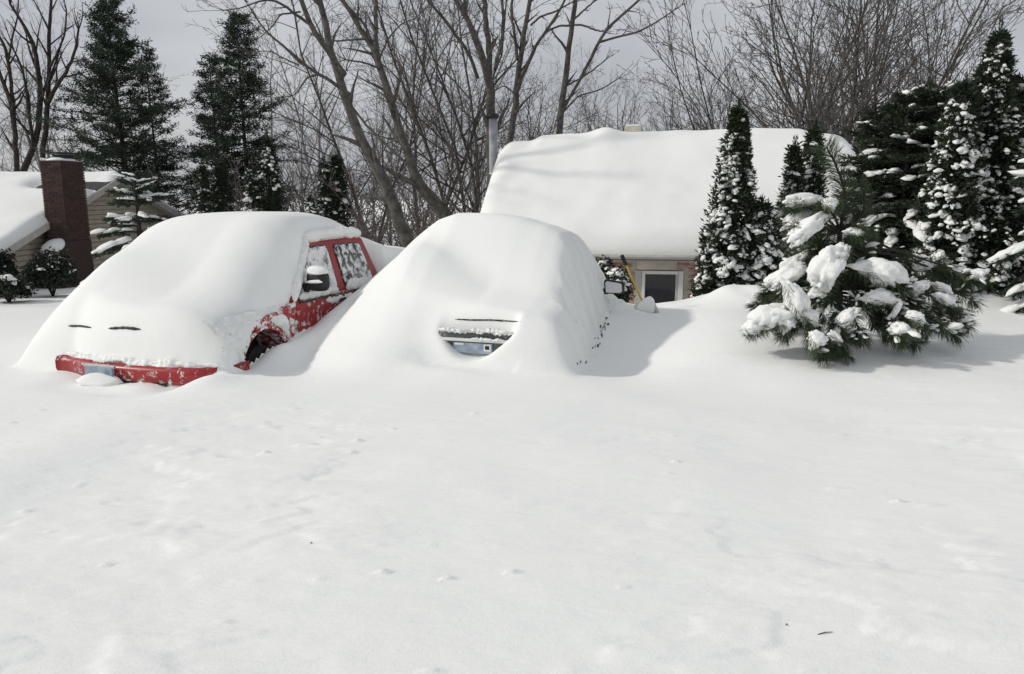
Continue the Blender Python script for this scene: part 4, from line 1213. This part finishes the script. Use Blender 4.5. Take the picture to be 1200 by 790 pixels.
near_list = [
    # px, depth, kind, scale xy, scale z, label
    (548, 27, 1, 1.0, 1.05, 'thin-stemmed bare tree in the gap left of the flue pipe'),
    (505, 30, 3, 1.1, 1.0, 'bushy bare tree behind the bent mossy trunk'),
    (430, 31, 3, 1.0, 1.0, 'bare tree behind the gap over the red cab roof'),
    (712, 30, 0, .60, .66, 'small fan-shaped bare tree over the middle of the roof'),
    (792, 31, 0, .58, .70, 'small bare tree just left of the tall arborvitae tip'),
    (826, 30, 3, .55, .66, 'slender bare tree directly behind the arborvitae tip'),
    (880, 27, 2, .95, 1.05, 'wide fan-shaped bare tree above the right half of the roof'),
    (935, 26, 1, .95, 1.0, 'dense upright bare tree above the right half of the roof'),
    (985, 25, 0, 1.0, 1.05, 'bare tree rising behind the right end of the roof'),
    (1040, 24, 2, 1.15, 1.25, 'broad bare tree fanning right above the dark evergreens'),
    (1012, 27, 1, 1.0, 1.0, 'dark-stemmed bare tree between roof end and evergreens'),
    (610, 33, 0, .8, .70, 'bushy bare tree behind the left end of the roof ridge'),
]
for i, (px, dep, k, sx, sz, lab) in enumerate(near_list):
    p = at(px, 230, dep)
    place_tree('bare_tree', KINDS[k], (p[0], p[1], snow_z(p[0], p[1]) - .2), i * 1.37, (sx, sz), lab)
rg = np.random.default_rng(31)
for i in range(34):
    px = -60 + 1320 * (i + rg.uniform(.1, .9)) / 34
    dep = rg.uniform(36, 62)
    if 735 < px < 790 or 1150 < px < 1260 or 195 < px < 330 and i % 2: dep = rg.uniform(55, 70)
    p = at(px, 230, dep)
    s = rg.uniform(.75, 1.1)
    if 690 < px < 860: s *= .72
    if px > 1130: s *= .6
    if 190 < px < 330: s *= .62
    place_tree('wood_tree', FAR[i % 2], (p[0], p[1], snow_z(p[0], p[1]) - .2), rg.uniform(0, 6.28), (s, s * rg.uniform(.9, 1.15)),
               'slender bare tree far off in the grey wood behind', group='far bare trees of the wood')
# brush thicket left of centre
BR = [random_tree_mesh(221, 3.4, 9, ('brush', 'brush'), 3, 46, (0, 3.6, 2.8, 2.0), rbase=.03, ratio=.46, shoot=(25, 60)),
      random_tree_mesh(222, 3.0, 8, ('brush', 'brush'), 3, 55, (0, 3.6, 2.8, 2.0), rbase=.028, ratio=.5, shoot=(25, 65))]
for i in range(16):
    px = 300 + 262 * (i + rg.uniform(0, 1)) / 16
    dep = rg.uniform(21, 31) if px > 330 else rg.uniform(25, 31)
    p = at(px, 230, dep); s = rg.uniform(.8, 1.25)
    place_tree('brush_shrub', BR[i % 2], (p[0], p[1], snow_z(p[0], p[1]) - .1), rg.uniform(0, 6.28), (s * 1.1, s),
               'tangled leafless brown shrub in the thicket behind the cars', 'shrub', 'leafless thicket shrubs', ('stem', 'crown'))

# ------------------------------------------------------------------ evergreens
def hemlock(px, top_y, depth, width, label, seed, lean=0.0, n_b=95, bare=.25, base_r=.16, fill=1.0):
    rg = np.random.default_rng(seed)
    top = at(px, top_y, depth); base = np.array([top[0] - lean, depth, snow_z(top[0], depth) - .2])
    Ht = top[2] - base[2]
    e = empty('evergreen_tree', tuple(base)); tag(e, label, 'tree')
    tr = Tubes(); T = top - base
    tpts = np.array([T * t + np.array([math.sin(t * 5) * .06, 0, 0]) for t in np.linspace(0, 1, 12)])
    tr.add(tpts, np.interp(np.linspace(0, 1, 12), [0, 1], [base_r, .012]), 8)
    C = []; Dv = []
    for i in range(n_b):
        t = bare * .45 + (1 - bare * .45) * ((i + rg.uniform(0, 1)) / n_b) ** .9
        z = t * Ht
        p0 = T * t
        az = rg.uniform(0, 6.283)
        prof_ = (1 - t) ** .75 * (.55 + .45 * min(1, t / .2)) + .05
        L = width * prof_ * rg.uniform(.35, 1.15) * (1 + .3 * math.sin(az * 2 + t * 14 + seed))
        el = .25 if t > .6 else .05
        d = unit(np.array([math.cos(az), math.sin(az), el + .10 + rg.normal() * .30]))
        pts = [p0]; p = p0
        for k in range(5):
            d = unit(d + np.array([0, 0, -.05 + .05 * k * .5]) + rg.normal(size=3) * .07); p = p + d * L / 5; pts.append(p)
        pts = np.array(pts)
        tr.add(pts, np.linspace(.03 * (1 - t) + .012, .006, 6), 4)
        thin = 1.0 if t > bare else .25
        nsub = int((10 + 16 * L) * thin * fill)
        for k in range(nsub):
            f = rg.uniform(.28, 1.0) * 5; a = min(int(f), 4); q = pts[a] + (pts[a + 1] - pts[a]) * (f - a)
            side = unit(np.cross(d, UP)) * (1 if k % 2 else -1)
            sd = unit(side * rg.uniform(.3, 1.0) + d * rg.uniform(.3, 1.0) + UP * rg.uniform(-.15, .25))
            sl = rg.uniform(.25, .6) * (.5 + .5 * (1 - t)) 
            m = 11
            tt = rg.uniform(0, 1, m)[:, None]
            C.append(q + sd * sl * tt + rg.normal(size=(m, 3)) * .05)
            Dv.append(np.broadcast_to(sd, (m, 3)) * .6 + rg.normal(size=(m, 3)) * .45)
    tr.build('trunk', M['bark_dark'], e)
    C = np.concatenate(C); Dv = np.concatenate(Dv); Dv /= np.linalg.norm(Dv, axis=1, keepdims=True)
    V, F = cards(C, Dv, rg.uniform(.08, .17, len(C)), rg.uniform(.022, .045, len(C)), rg)
    tag(link('crown', new_mesh('crown', V, [F]), M['hemlock'], e), kind='stuff')
    return e
hemlock(126, 2, 31, 3.7, 'tall dark evergreen with see-through lower branches behind the chimney', 301, -.15, 270, .34, .17, .62)
hemlock(279, 18, 31, 2.7, 'narrow dark evergreen second from the left against grey sky', 302, 0.1, 220, .22, .13, .62)
hemlock(247, 66, 33, 2.3, 'shorter dark evergreen close beside the narrow tall evergreen', 303, 0.0, 160, .15, .10, .6)
hemlock(172, 58, 33, 2.0, 'slim dark evergreen spire right of the tall see-through evergreen', 304, 0.0, 130, .2, .09, .5)

def snow_on(C, N, size, rg, sub=2, amp=.2, flat=.5):
    n = len(C); AX = np.empty((n, 3, 3))
    for i in range(n):
        s = size[i]; d = unit(N[i] * np.array([1, 1, 0]) + np.array([0, 0, -.35]) + rg.normal(size=3) * .25)
        AX[i] = axes(d, s * rg.uniform(.8, 1.5), s * rg.uniform(.55, .95), s * rg.uniform(.45, .75))
    return blobs(C, AX, rg, sub, amp, flat)

def arborvitae(px, top_y, base_y, depth, half_w, label, seed, n=2600, n_snow=260, group=None, lean=0, snow_size=.06, power=.75, mat='arbor', left_bias=.0, lump=None, tips=1):
    rg = np.random.default_rng(seed)
    top = at(px, top_y, depth); bot = at(px, base_y, depth)
    gz = snow_z(bot[0], bot[1])
    base = np.array([bot[0], bot[1], min(gz, bot[2]) - .1])
    Ht = top[2] - base[2]
    e = empty('arborvitae', tuple(base)); tag(e, label, 'evergreen', group)
    tr = Tubes(); tr.add(np.array([[0, 0, -.1], [0, 0, Ht * .5], [0, 0, Ht * .97]]), np.array([.07, .05, .012]), 7)
    tr.build('trunk', M['bark_dark'], e)
    def prof_(t, az):
        lob = 1 + .22 * np.sin(az * 3 + seed + t * 9) + .14 * np.sin(az * 7 + t * 23 + seed) + .10 * np.sin(t * 41 + az * 2)
        return half_w * (np.clip(1 - t, 0, 1) ** power) * (.72 + .28 * np.clip(t / .18, 0, 1)) * lob + .02
    t = rg.uniform(0, 1, n) ** 1.25; az = rg.uniform(0, 6.283, n)
    rr = prof_(t, az) * np.sqrt(rg.uniform(.12, 1.05, n))
    P = np.stack([np.cos(az) * rr, np.sin(az) * rr, t * Ht * .98], -1)
    O = np.stack([np.cos(az), np.sin(az), np.full(n, .55)], -1)
    Cs = []; Ds = []
    for k in range(7):
        d = O + rg.normal(size=(n, 3)) * .55; d /= np.linalg.norm(d, axis=1, keepdims=True)
        Cs.append(P + rg.normal(size=(n, 3)) * .035); Ds.append(d)
    C = np.concatenate(Cs); Dv = np.concatenate(Ds)
    V, F = cards(C, Dv, rg.uniform(.06, .13, len(C)), rg.uniform(.018, .04, len(C)), rg)
    # leader tip
    m = 60; tz = rg.uniform(.9, 1.03, m)
    V2, F2 = cards(np.stack([rg.normal(size=m) * .02, rg.normal(size=m) * .02, tz * Ht], -1), np.tile(unit(np.array([.1, 0, 1.0])), (m, 1)) + rg.normal(size=(m, 3)) * .25, .10, .02, rg)
    tag(link('crown', new_mesh('crown', np.concatenate([V, V2]), [F, F2 + len(V)]), M[mat], e), kind='stuff')
    # snow caught in clumps on the sprays
    n_snow = int(n_snow * 1.9); n2 = n_snow * 3
    t = rg.uniform(0, .97, n2) ** 1.1; az = rg.uniform(0, 6.283, n2)
    n_snow = int(n_snow)
    dens_ = .6 * fbm(az * 2.2 + seed, t * 9, seed, 3) + .16 * np.cos(az - math.pi * 1.12)
    keep_ = np.argsort(-dens_ + rg.normal(size=n2) * .16)[:n_snow]
    t = t[keep_]; az = az[keep_]
    rr = prof_(t, az) * rg.uniform(.86, 1.04, n_snow)
    P = np.stack([np.cos(az) * rr, np.sin(az) * rr, t * Ht * .98], -1); N = np.stack([np.cos(az), np.sin(az), np.zeros(n_snow)], -1)
    sz = np.minimum(snow_size * rg.lognormal(-.35, .5, n_snow), snow_size * 1.5) * (1.15 - .35 * t)
    V, F = snow_on(P, N, sz, rg, 2 if depth < 16 else 1, .30)
    tag(link('snow', new_mesh('snow', V, [F]), M['snow_clump'], e, True), kind='stuff')
    return e
arborvitae(855, 126, 352, 14.0, .55, 'tall snow-flecked arborvitae in front of the brick wall', 401, 3000, 430, snow_size=.062, power=.8)
arborvitae(886, 238, 350, 13.9, .42, 'low snowy evergreen bush between arborvitae and pine', 402, 1300, 150, snow_size=.07, power=.5)
arborvitae(829, 266, 350, 13.8, .15, 'small snowy shoot against the left foot of the tall arborvitae', 412, 500, 50, snow_size=.06, power=.5)
arborvitae(921, 170, 345, 14.4, .30, 'slim snow-flecked arborvitae left of its taller twin', 403, 1300, 160, snow_size=.06, power=.7)
arborvitae(943, 148, 345, 14.7, .32, 'slim dark arborvitae just left of the pine leader', 404, 1500, 120, snow_size=.06, power=.65)
arborvitae(318, 160, 262, 22.5, .50, 'dark columnar arborvitae with snow on its left side', 405, 1800, 90, snow_size=.085, power=.55)
arborvitae(297, 195, 262, 22.3, .30, 'slim snowy arborvitae left of the dark columnar one', 406, 900, 90, snow_size=.09, power=.6)
arborvitae(241, 193, 258, 22.8, .30, 'thin snowy arborvitae at the left end of the row behind the truck', 407, 900, 90, snow_size=.075, power=.6)
arborvitae(262, 190, 258, 23.2, .42, 'dark arborvitae beside the thin snowy one behind the truck', 408, 1300, 40, snow_size=.07, power=.55)
arborvitae(383, 190, 268, 21.5, .28, 'snow-flecked left tip of the arborvitae pair over the truck roof', 409, 1000, 90, snow_size=.075, power=.55)
arborvitae(397, 182, 268, 21.8, .38, 'dark right tip of the arborvitae pair over the truck roof', 410, 1400, 70, snow_size=.075, power=.5)
arborvitae(365, 232, 262, 21.3, .20, 'little snowy evergreen left of the arborvitae pair', 411, 500, 60, snow_size=.08, power=.5)
arborvitae(1140, 36, 350, 13.2, .80, 'tall snow-laden conical evergreen on the right', 420, 4600, 520, snow_size=.054, power=.78)
arborvitae(1106, 98, 350, 13.0, .50, 'snow-heavy evergreen column pressed against the tall conical one', 421, 2600, 270, snow_size=.060, power=.5)

def spruce(px, top_y, base_y, depth, half_w, label, seed, whorls=16, per=8, snow=.6, mat='spruce', snow_s=1.0, droop=.35, dens=1.0, power=.8, name='spruce'):
    rg = np.random.default_rng(seed)
    top = at(px, top_y, depth); bot = at(px, base_y, depth)
    base = np.array([bot[0], bot[1], min(bot[2], snow_z(bot[0], bot[1])) - .1]); Ht = top[2] - base[2]
    e = empty(name, tuple(base)); tag(e, label, 'evergreen')
    tr = Tubes(); tr.add(np.array([[0, 0, -.1], [0, 0, Ht * .5], [0, 0, Ht]]), np.array([.10, .06, .012]), 8)
    C = []; Dv = []; SC = []; SA = []
    for w in range(whorls):
        t = (w + .4) / whorls
        for k in range(per):
            az = 6.283 * (k + rg.uniform(-.35, .35)) / per + w * 1.1
            L = half_w * (1 - t) ** power * rg.uniform(.65, 1.15) + .06
            d = np.array([math.cos(az), math.sin(az), .12 - droop * .3 + .45 * t])
            p = np.array([0, 0, Ht * t + rg.uniform(-.5, .5) * Ht / whorls]); pts = [p]
            for j in range(5):
                d = unit(d + np.array([0, 0, -droop * .30 * (1 - t)]) + rg.normal(size=3) * .05); p = p + d * L / 5; pts.append(p)
            pts = np.array(pts); tr.add(pts, np.linspace(.02, .006, 6), 4)
            m = int((26 + 150 * L) * dens)
            f = rg.uniform(.15, 1.0, m) ** .8 * 5; a = np.minimum(f.astype(int), 4); q = pts[a] + (pts[a + 1] - pts[a]) * (f - a)[:, None]
            side = unit(np.cross(d, UP)); wv_ = .16 * L + .04
            q = q + side * (rg.uniform(-1, 1, m) * wv_ * (1.15 - f / 5 * .7))[:, None] + np.array([0, 0, 1]) * (rg.uniform(-1, .3, m) * .05)[:, None]
            dv = np.broadcast_to(d, (m, 3)) + side * rg.normal(size=m)[:, None] * .9 + rg.normal(size=(m, 3)) * .4
            C.append(q); Dv.append(dv)
            if rg.uniform() < snow:
                for f0 in np.arange(.30, 1.0, .10 / max(.35, L) + .03):
                    i0 = min(int(f0 * 5), 4); q0 = pts[i0] + (pts[i0 + 1] - pts[i0]) * (f0 * 5 - i0)
                    s = snow_s * rg.uniform(.3, 1.1) * (.04 + .055 * L)
                    SC.append(q0 + np.array([0, 0, .03 + s * .2]) + rg.normal(size=3) * .02); SA.append(axes(pts[i0 + 1] - pts[i0], s * 1.9, s * rg.uniform(.8, 1.3), s * .62))
    tr.build('trunk', M['bark_dark'], e)
    C = np.concatenate(C); Dv = np.concatenate(Dv); Dv /= np.linalg.norm(Dv, axis=1, keepdims=True)
    V, F = cards(C, Dv, rg.uniform(.06, .13, len(C)), rg.uniform(.015, .032, len(C)), rg)
    tag(link('crown', new_mesh('crown', V, [F]), M[mat], e), kind='stuff')
    if SC:
        V, F = blobs(np.array(SC), np.array(SA), rg, 2, .30, .5)
        tag(link('snow', new_mesh('snow', V, [F]), M['snow_clump'], e, True), kind='stuff')
    return e
spruce(166, 206, 305, 16.5, 1.35, 'small spruce with snowy boughs showing above the truck hood', 501, 8, 8, .75, 'spruce', 1.1, .75, 1.5, .55)
spruce(1050, 108, 345, 14.2, 1.25, 'dark evergreen with drooping snowy boughs beside the roof end', 502, 15, 9, .28, 'arbor', 1.1, .6, 1.2, .45)
spruce(1085, 100, 345, 14.0, 1.15, 'dark evergreen left of the snow-heavy column', 503, 15, 9, .22, 'arbor', 1.0, .6, 1.2, .4)
spruce(1178, 88, 345, 13.6, 1.1, 'black-green evergreen right of the tall conical one', 504, 15, 9, .12, 'arbor', 1.0, .5, 1.2, .4)
spruce(1012, 138, 345, 14.8, 1.0, 'dark evergreen tucked against the right end of the roof', 505, 12, 8, .15, 'arbor', .9, .5, 1.2, .4)
spruce(1252, 30, 350, 11.2, 1.05, 'snowy evergreen whose boughs reach in at the right edge', 506, 13, 8, .7, 'spruce', 1.25, .55, 1.1, .5)

for (px, ty, dep, hw_a, ns, lab) in ((1030, 120, 15.2, .95, 50, 'near-black evergreen column nearest the roof end'), (1068, 108, 15.4, .90, 50, 'near-black evergreen column behind the drooping snowy boughs'),
                                     (1172, 108, 14.4, .85, 45, 'near-black evergreen column just right of the conical evergreen'), (1212, 96, 14.6, .95, 60, 'near-black evergreen column at the right edge of the picture'),
                                     (1102, 128, 14.9, .75, 50, 'near-black evergreen behind the snow-heavy column')):
    arborvitae(px, ty, 350, dep, hw_a, lab, 430 + px, 3000, ns, snow_size=.06, power=.32)

# low shrubs by the tan house
def shrub(px, py_top, py_bot, depth, half_w, label, seed, n=1500, snow_n=30, cap=None):
    rg = np.random.default_rng(seed)
    top = at(px, py_top, depth); bot = at(px, py_bot, depth)
    base = np.array([bot[0], depth, min(bot[2], snow_z(bot[0], depth)) - .05]); Ht = top[2] - base[2]
    e = empty('shrub', tuple(base)); tag(e, label, 'shrub')
    th = np.arccos(rg.uniform(-.2, 1, n)); az = rg.uniform(0, 6.283, n); r = rg.uniform(.55, 1.02, n) ** .6 * (1 + .15 * np.sin(az * 4 + seed) + .12 * np.sin(th * 7 + az * 3))
    P = np.stack([np.sin(th) * np.cos(az) * half_w * r, np.sin(th) * np.sin(az) * half_w * r, Ht * .45 + np.cos(th) * Ht * .55 * r], -1)
    P = np.repeat(P, 5, 0) + rg.normal(size=(n * 5, 3)) * .05
    dv = rg.normal(size=(n * 5, 3)) + np.array([0, 0, .4]); dv /= np.linalg.norm(dv, axis=1, keepdims=True)
    V, F = cards(P, dv, .09, .04, rg)
    tag(link('crown', new_mesh('crown', V, [F]), M['dark_shrub'], e), kind='stuff')
    tb = Tubes()
    for i in range(7):
        a = 6.28 * i / 7; tb.add(np.array([[0, 0, 0], [math.cos(a) * half_w * .3, math.sin(a) * half_w * .3, Ht * .4], [math.cos(a) * half_w * .6, math.sin(a) * half_w * .6, Ht * .75]]), np.array([.02, .015, .008]), 5)
    tb.build('stem', M['bark_dark'], e)
    th = np.arccos(rg.uniform(.25, 1, snow_n)); az = rg.uniform(0, 6.283, snow_n)
    P = np.stack([np.sin(th) * np.cos(az) * half_w, np.sin(th) * np.sin(az) * half_w, Ht * .45 + np.cos(th) * Ht * .55], -1)
    N = np.stack([np.cos(az), np.sin(az), 0 * az], -1)
    V, F = snow_on(P, N, .05 * rg.lognormal(0, .4, snow_n), rg, 2, .3)
    if cap is not None:
        V2, F2 = blobs(np.array([[0, -.05, Ht * .95]]), np.array([axes((1, 0, 0), cap, cap * .8, cap * .5)]), rg, 3, .1, .3)
        F = np.concatenate([F, F2 + len(V)]); V = np.concatenate([V, V2])
    tag(link('snow', new_mesh('snow', V, [F]), M['snow_clump'], e, True), kind='stuff')
shrub(62, 299, 345, 19.0, .46, 'dark leafy shrub at the foot of the brick chimney', 601, 1800, 45)
shrub(-2, 296, 345, 18.8, .38, 'dark rounded shrub cut by the left edge of the picture', 602, 1300, 12)
shrub(10, 326, 348, 17.6, .36, 'low shrub capped with a cushion of snow', 603, 800, 10, .24)
shrub(708, 304, 352, 15.3, .15, 'snowy shrub between the car and the brick wall', 604, 260, 40)
shrub(724, 316, 356, 15.0, .20, 'snow-dusted leafy shrub behind the car mirror', 605, 320, 60)

# ------------------------------------------------------------------ bent pine in front
def pine():
    rg = np.random.default_rng(77)
    DP = 9.7
    b0 = at(985, 400, DP); gz = snow_z(b0[0], DP)
    base = np.array([b0[0], DP, gz - .15])
    e = empty('pine_tree', tuple(base)); tag(e, 'young long-needled pine bowed under big lumps of snow', 'tree')
    W = lambda px, py, dd_=0.0: at(px, py, DP + dd_) - base
    tr = Tubes()
    trunk = np.array([[0, 0, -.1], W(984, 380), W(983, 340), W(983, 300), W(984, 275), W(986, 262)])
    tr.add(trunk, np.array([.06, .055, .045, .036, .03, .024]), 8)
    NC = []; ND = []; NL = []
    def needles(p0, p1, n, L, spread=.75, back=0.0, droop=.0):
        d = unit(p1 - p0)
        t = rg.uniform(0, 1, n)[:, None]
        c = p0 + (p1 - p0) * t
        r = rg.normal(size=(n, 3)); r -= (r @ d)[:, None] * d; r /= np.linalg.norm(r, axis=1, keepdims=True)
        dv = d * rg.uniform(.35, .95, n)[:, None] + r * spread + np.array([0, 0, -droop]); dv /= np.linalg.norm(dv, axis=1, keepdims=True)
        NC.append(c); ND.append(dv); NL.append(L * rg.uniform(.7, 1.15, n))
    # leader: long bare shoot with brush of needles
    lead = np.array([W(986, 262), W(990, 240), W(988, 215), W(978, 190), W(968, 172)])
    tr.add(lead, np.array([.024, .02, .017, .013, .008]), 7)
    for i in range(4): needles(lead[i], lead[i + 1], 300, .25, 1.0)
    lead2 = np.array([W(986, 270), W(1000, 262), W(1012, 248), W(1014, 230), W(1006, 214)])
    tr.add(lead2, np.array([.02, .016, .014, .011, .008]), 6)
    for i in range(4): needles(lead2[i], lead2[i + 1], 140, .20, .9)
    lead3 = np.array([W(985, 285), W(1000, 282), W(1012, 276)])
    tr.add(lead3, np.array([.018, .014, .008]), 6); needles(lead3[0], lead3[2], 160, .20, .9)
    # boughs: end pixel, depth offset, lump (px, py, half length px, half width px, angle deg, thickness px) or None
    B = [
        ((930, 282), -.25, [(945, 270, 27, 14, 38, 11)]),
        ((925, 262), .25, [(933, 257, 18, 10, 35, 8)]),
        ((928, 240), .10, [(942, 236, 21, 9, 6, 8)]),
        ((965, 245), -.15, [(972, 240, 9, 10, 60, 9)]),
        ((955, 345), -.55, [(968, 318, 30, 20, 62, 15), (975, 300, 16, 14, 30, 10)]),
        ((1056, 336), -.45, [(1032, 320, 27, 17, -25, 15)]),
        ((1046, 360), -.50, [(1031, 349, 19, 12, -12, 10)]),
        ((940, 374), -.70, [(934, 352, 26, 14, -62, 12), (946, 370, 14, 10, -30, 9)]),
        ((900, 345), -.15, [(918, 326, 26, 13, 38, 11)]),
        ((888, 358), .0, [(904, 338, 16, 9, 60, 8)]),
        ((885, 385), -.60, [(905, 372, 24, 18, 15, 14), (885, 382, 16, 12, 25, 9), (918, 375, 13, 16, -60, 10)]),
        ((935, 305), .25, [(930, 308, 24, 9, 38, 8)]),
        ((1004, 274), -.30, [(1001, 272, 9, 7, -10, 6)]),
        ((965, 415), -.95, [(957, 398, 11, 15, -70, 9)]),
        ((980, 382), -.75, [(993, 371, 15, 9, 42, 8)]),
        ((1052, 398), -.85, [(1055, 386, 10, 9, 10, 8)]),
        ((1082, 386), -.70, [(1073, 372, 11, 9, -30, 8)]),
        ((1095, 318), .30, [(1084, 312, 13, 8, 10, 7)]),
        ((1068, 352), -.20, [(1074, 338, 12, 10, 40, 8)]),
        ((1110, 352), -.10, [(1103, 340, 18, 8, -35, 7)]),
        ((1130, 330), .20, [(1122, 318, 11, 9, -30, 8)]),
        ((1148, 328), .10, [(1143, 322, 8, 8, 0, 8)]),
        ((1125, 366), -.30, [(1108, 352, 14, 8, -30, 6)]),
        ((1140, 352), .15, None), ((1105, 382), -.55, None), ((1118, 392), -.45, None), ((1070, 400), -.60, None),
        ((1040, 392), -.60, None), ((1010, 395), -.80, None), ((985, 408), -.85, [(978, 396, 9, 7, -40, 5)]), ((955, 385), -.45, None),
        ((920, 392), -.55, None), ((1030, 372), -.35, None), ((1005, 355), -.30, None), ((1090, 362), -.25, None), ((975, 350), -.35, None),
        ((1060, 372), -.35, None), ((915, 345), -.30, None), ((1020, 335), -.15, None), ((1000, 320), -.15, None), ((960, 292), -.05, None), ((1130, 380), -.35, None),
        ((955, 278), -.1, None), ((1015, 300), .0, None),
    ]
    k = 0
    for (ex, ey), do, lumps in B:
        end = W(ex, ey, do)
        # attach height on the trunk: above the end
        ty = min(max(ey - 35 - rg.uniform(0, 20), 272), 375)
        f = np.interp(ty, [262, 275, 300, 340, 380], [5, 4, 3, 2, 1]); a = min(int(f), 4); st = trunk[a] + (trunk[a + 1] - trunk[a]) * (f - a)
        mid1 = st * .6 + end * .4 + np.array([0, 0, .10]); mid2 = st * .25 + end * .75 + np.array([0, 0, .06])
        pts = np.array([st, mid1, mid2, end]); Lb = np.linalg.norm(end - st)
        tr.add(pts, np.array([.018, .014, .011, .007]), 6)
        needles(mid1, mid2, 70, .13, .8, 0, .15)
        needles(mid2, end, 230, .17, .85, 0, .2)
        needles(end - unit(end - mid2) * .06, end + unit(end - mid2) * .05, 170, .17, .8, 0, .1)
        # side twigs with their own tufts
        for q in range(3 if lumps else 2):
            f0 = rg.uniform(.35, .95); p = mid1 + (end - mid1) * f0
            sd = unit(unit(end - st) * .7 + rg.normal(size=3) * .6 + np.array([0, 0, -.15])); l = rg.uniform(.12, .25)
            tr.add(np.array([p, p + sd * l * .5, p + sd * l]), np.array([.008, .006, .004]), 5)
            needles(p + sd * l * .3, p + sd * l, 110, .13, .8, 0, .2)
        if lumps:
            for (lx, ly, a_, b_, ang, th) in lumps:
                c = W(lx, ly, do - .06); mpp = (DP + do) / FPX * 1.03
                d = np.array([math.cos(R(ang)), rg.uniform(-.25, .25), math.sin(R(ang))])
                ax = unit(d); nn = unit(np.cross(ax, np.array([0, 1.0, 0]))); 
                if nn[2] < 0: nn = -nn
                yy_ = np.array([0, 1.0, 0])
                # visible width comes from thickness and depth of the lump together
                AX = np.array([ax * a_ * mpp * 1.12, yy_ * b_ * mpp * 1.1, nn * b_ * mpp * .84])
                Vb, Fb = lump(c, AX, rg, 4)
                link('snow_lump', new_mesh('snow_lump', Vb, [Fb]), M['snow_clump'], e, True)
                # needles under and around the lump
                for sg in (-.55, .0, .55):
                    off_ = AX[1] * sg - AX[2] * .5
                    needles(c - AX[0] * 1.0 + off_, c + AX[0] * 1.0 + off_, 90, .14, .95, 0, .45)
    tr.build('trunk', M['bark_dark'], e)
    C = np.concatenate(NC); Dv = np.concatenate(ND); Lx = np.concatenate(NL)
    # powder and small cushions caught among the needles
    up_ = np.where((Dv[:, 2] > -.25) & (C[:, 2] < W(985, 262)[2]))[0]; pick = rg.choice(up_, 620, replace=False)
    pc_ = C[pick] + Dv[pick] * (Lx[pick] * rg.uniform(.2, .8, len(pick)))[:, None] + np.array([0, 0, .012])
    sz_ = .015 * rg.lognormal(0, .5, len(pick))
    AXs = np.array([axes(Dv[pick[i]] + rg.normal(size=3) * .2, sz_[i] * 2.2, sz_[i] * 1.1, sz_[i] * .8) for i in range(len(pick))])
    Vp, Fp = blobs(pc_, AXs, rg, 2, .3, .6)
    tag(link('snow_powder', new_mesh('snow_powder', Vp, [Fp]), M['snow_clump'], e, True), kind='stuff')
    V, F = cards(C, Dv, Lx, .0055, rg)
    # needles bend a little: move the tip down
    V = V.reshape(-1, 4, 3); V[:, 2, 2] -= .02; V = V.reshape(-1, 3)
    tag(link('needles', new_mesh('needles', V, [F]), M['pine'], e), kind='stuff')
pine()

# ------------------------------------------------------------------ twigs dropped on the snow
for (px, py, L, ang, lab) in ((967, 743, .075, .2, 'short brown twig lying on the foreground snow at right'), (365, 637, .012, 1.2, 'tiny dark leaf scrap on the snow below the truck'),
                              (922, 733, .010, .5, 'tiny dark bud scale on the snow left of the twig')):
    d = ray(px, py)
    t = 3.0
    for _ in range(40):
        p = np.array([0, 0, CAM_Z]) + d * t
        t += (p[2] - snow_z(p[0], p[1])) * .9 / -d[2] * .5 if d[2] < 0 else 0
    p = np.array([0, 0, CAM_Z]) + d * t
    e = Tubes(); dv = np.array([math.cos(ang), math.sin(ang), .05])
    e.add(np.array([-dv * L * .5, np.array([0, 0, .004]), dv * L * .5]), np.array([.0025, .003, .0018]) * (.8 if L > .05 else 1.0), 6)
    o = e.build('twig' if L > .05 else 'leaf_scrap', M['bark_dark']); o.location = (p[0], p[1], p[2] + .004)
    tag(o, lab, 'twig' if L > .05 else 'leaf')
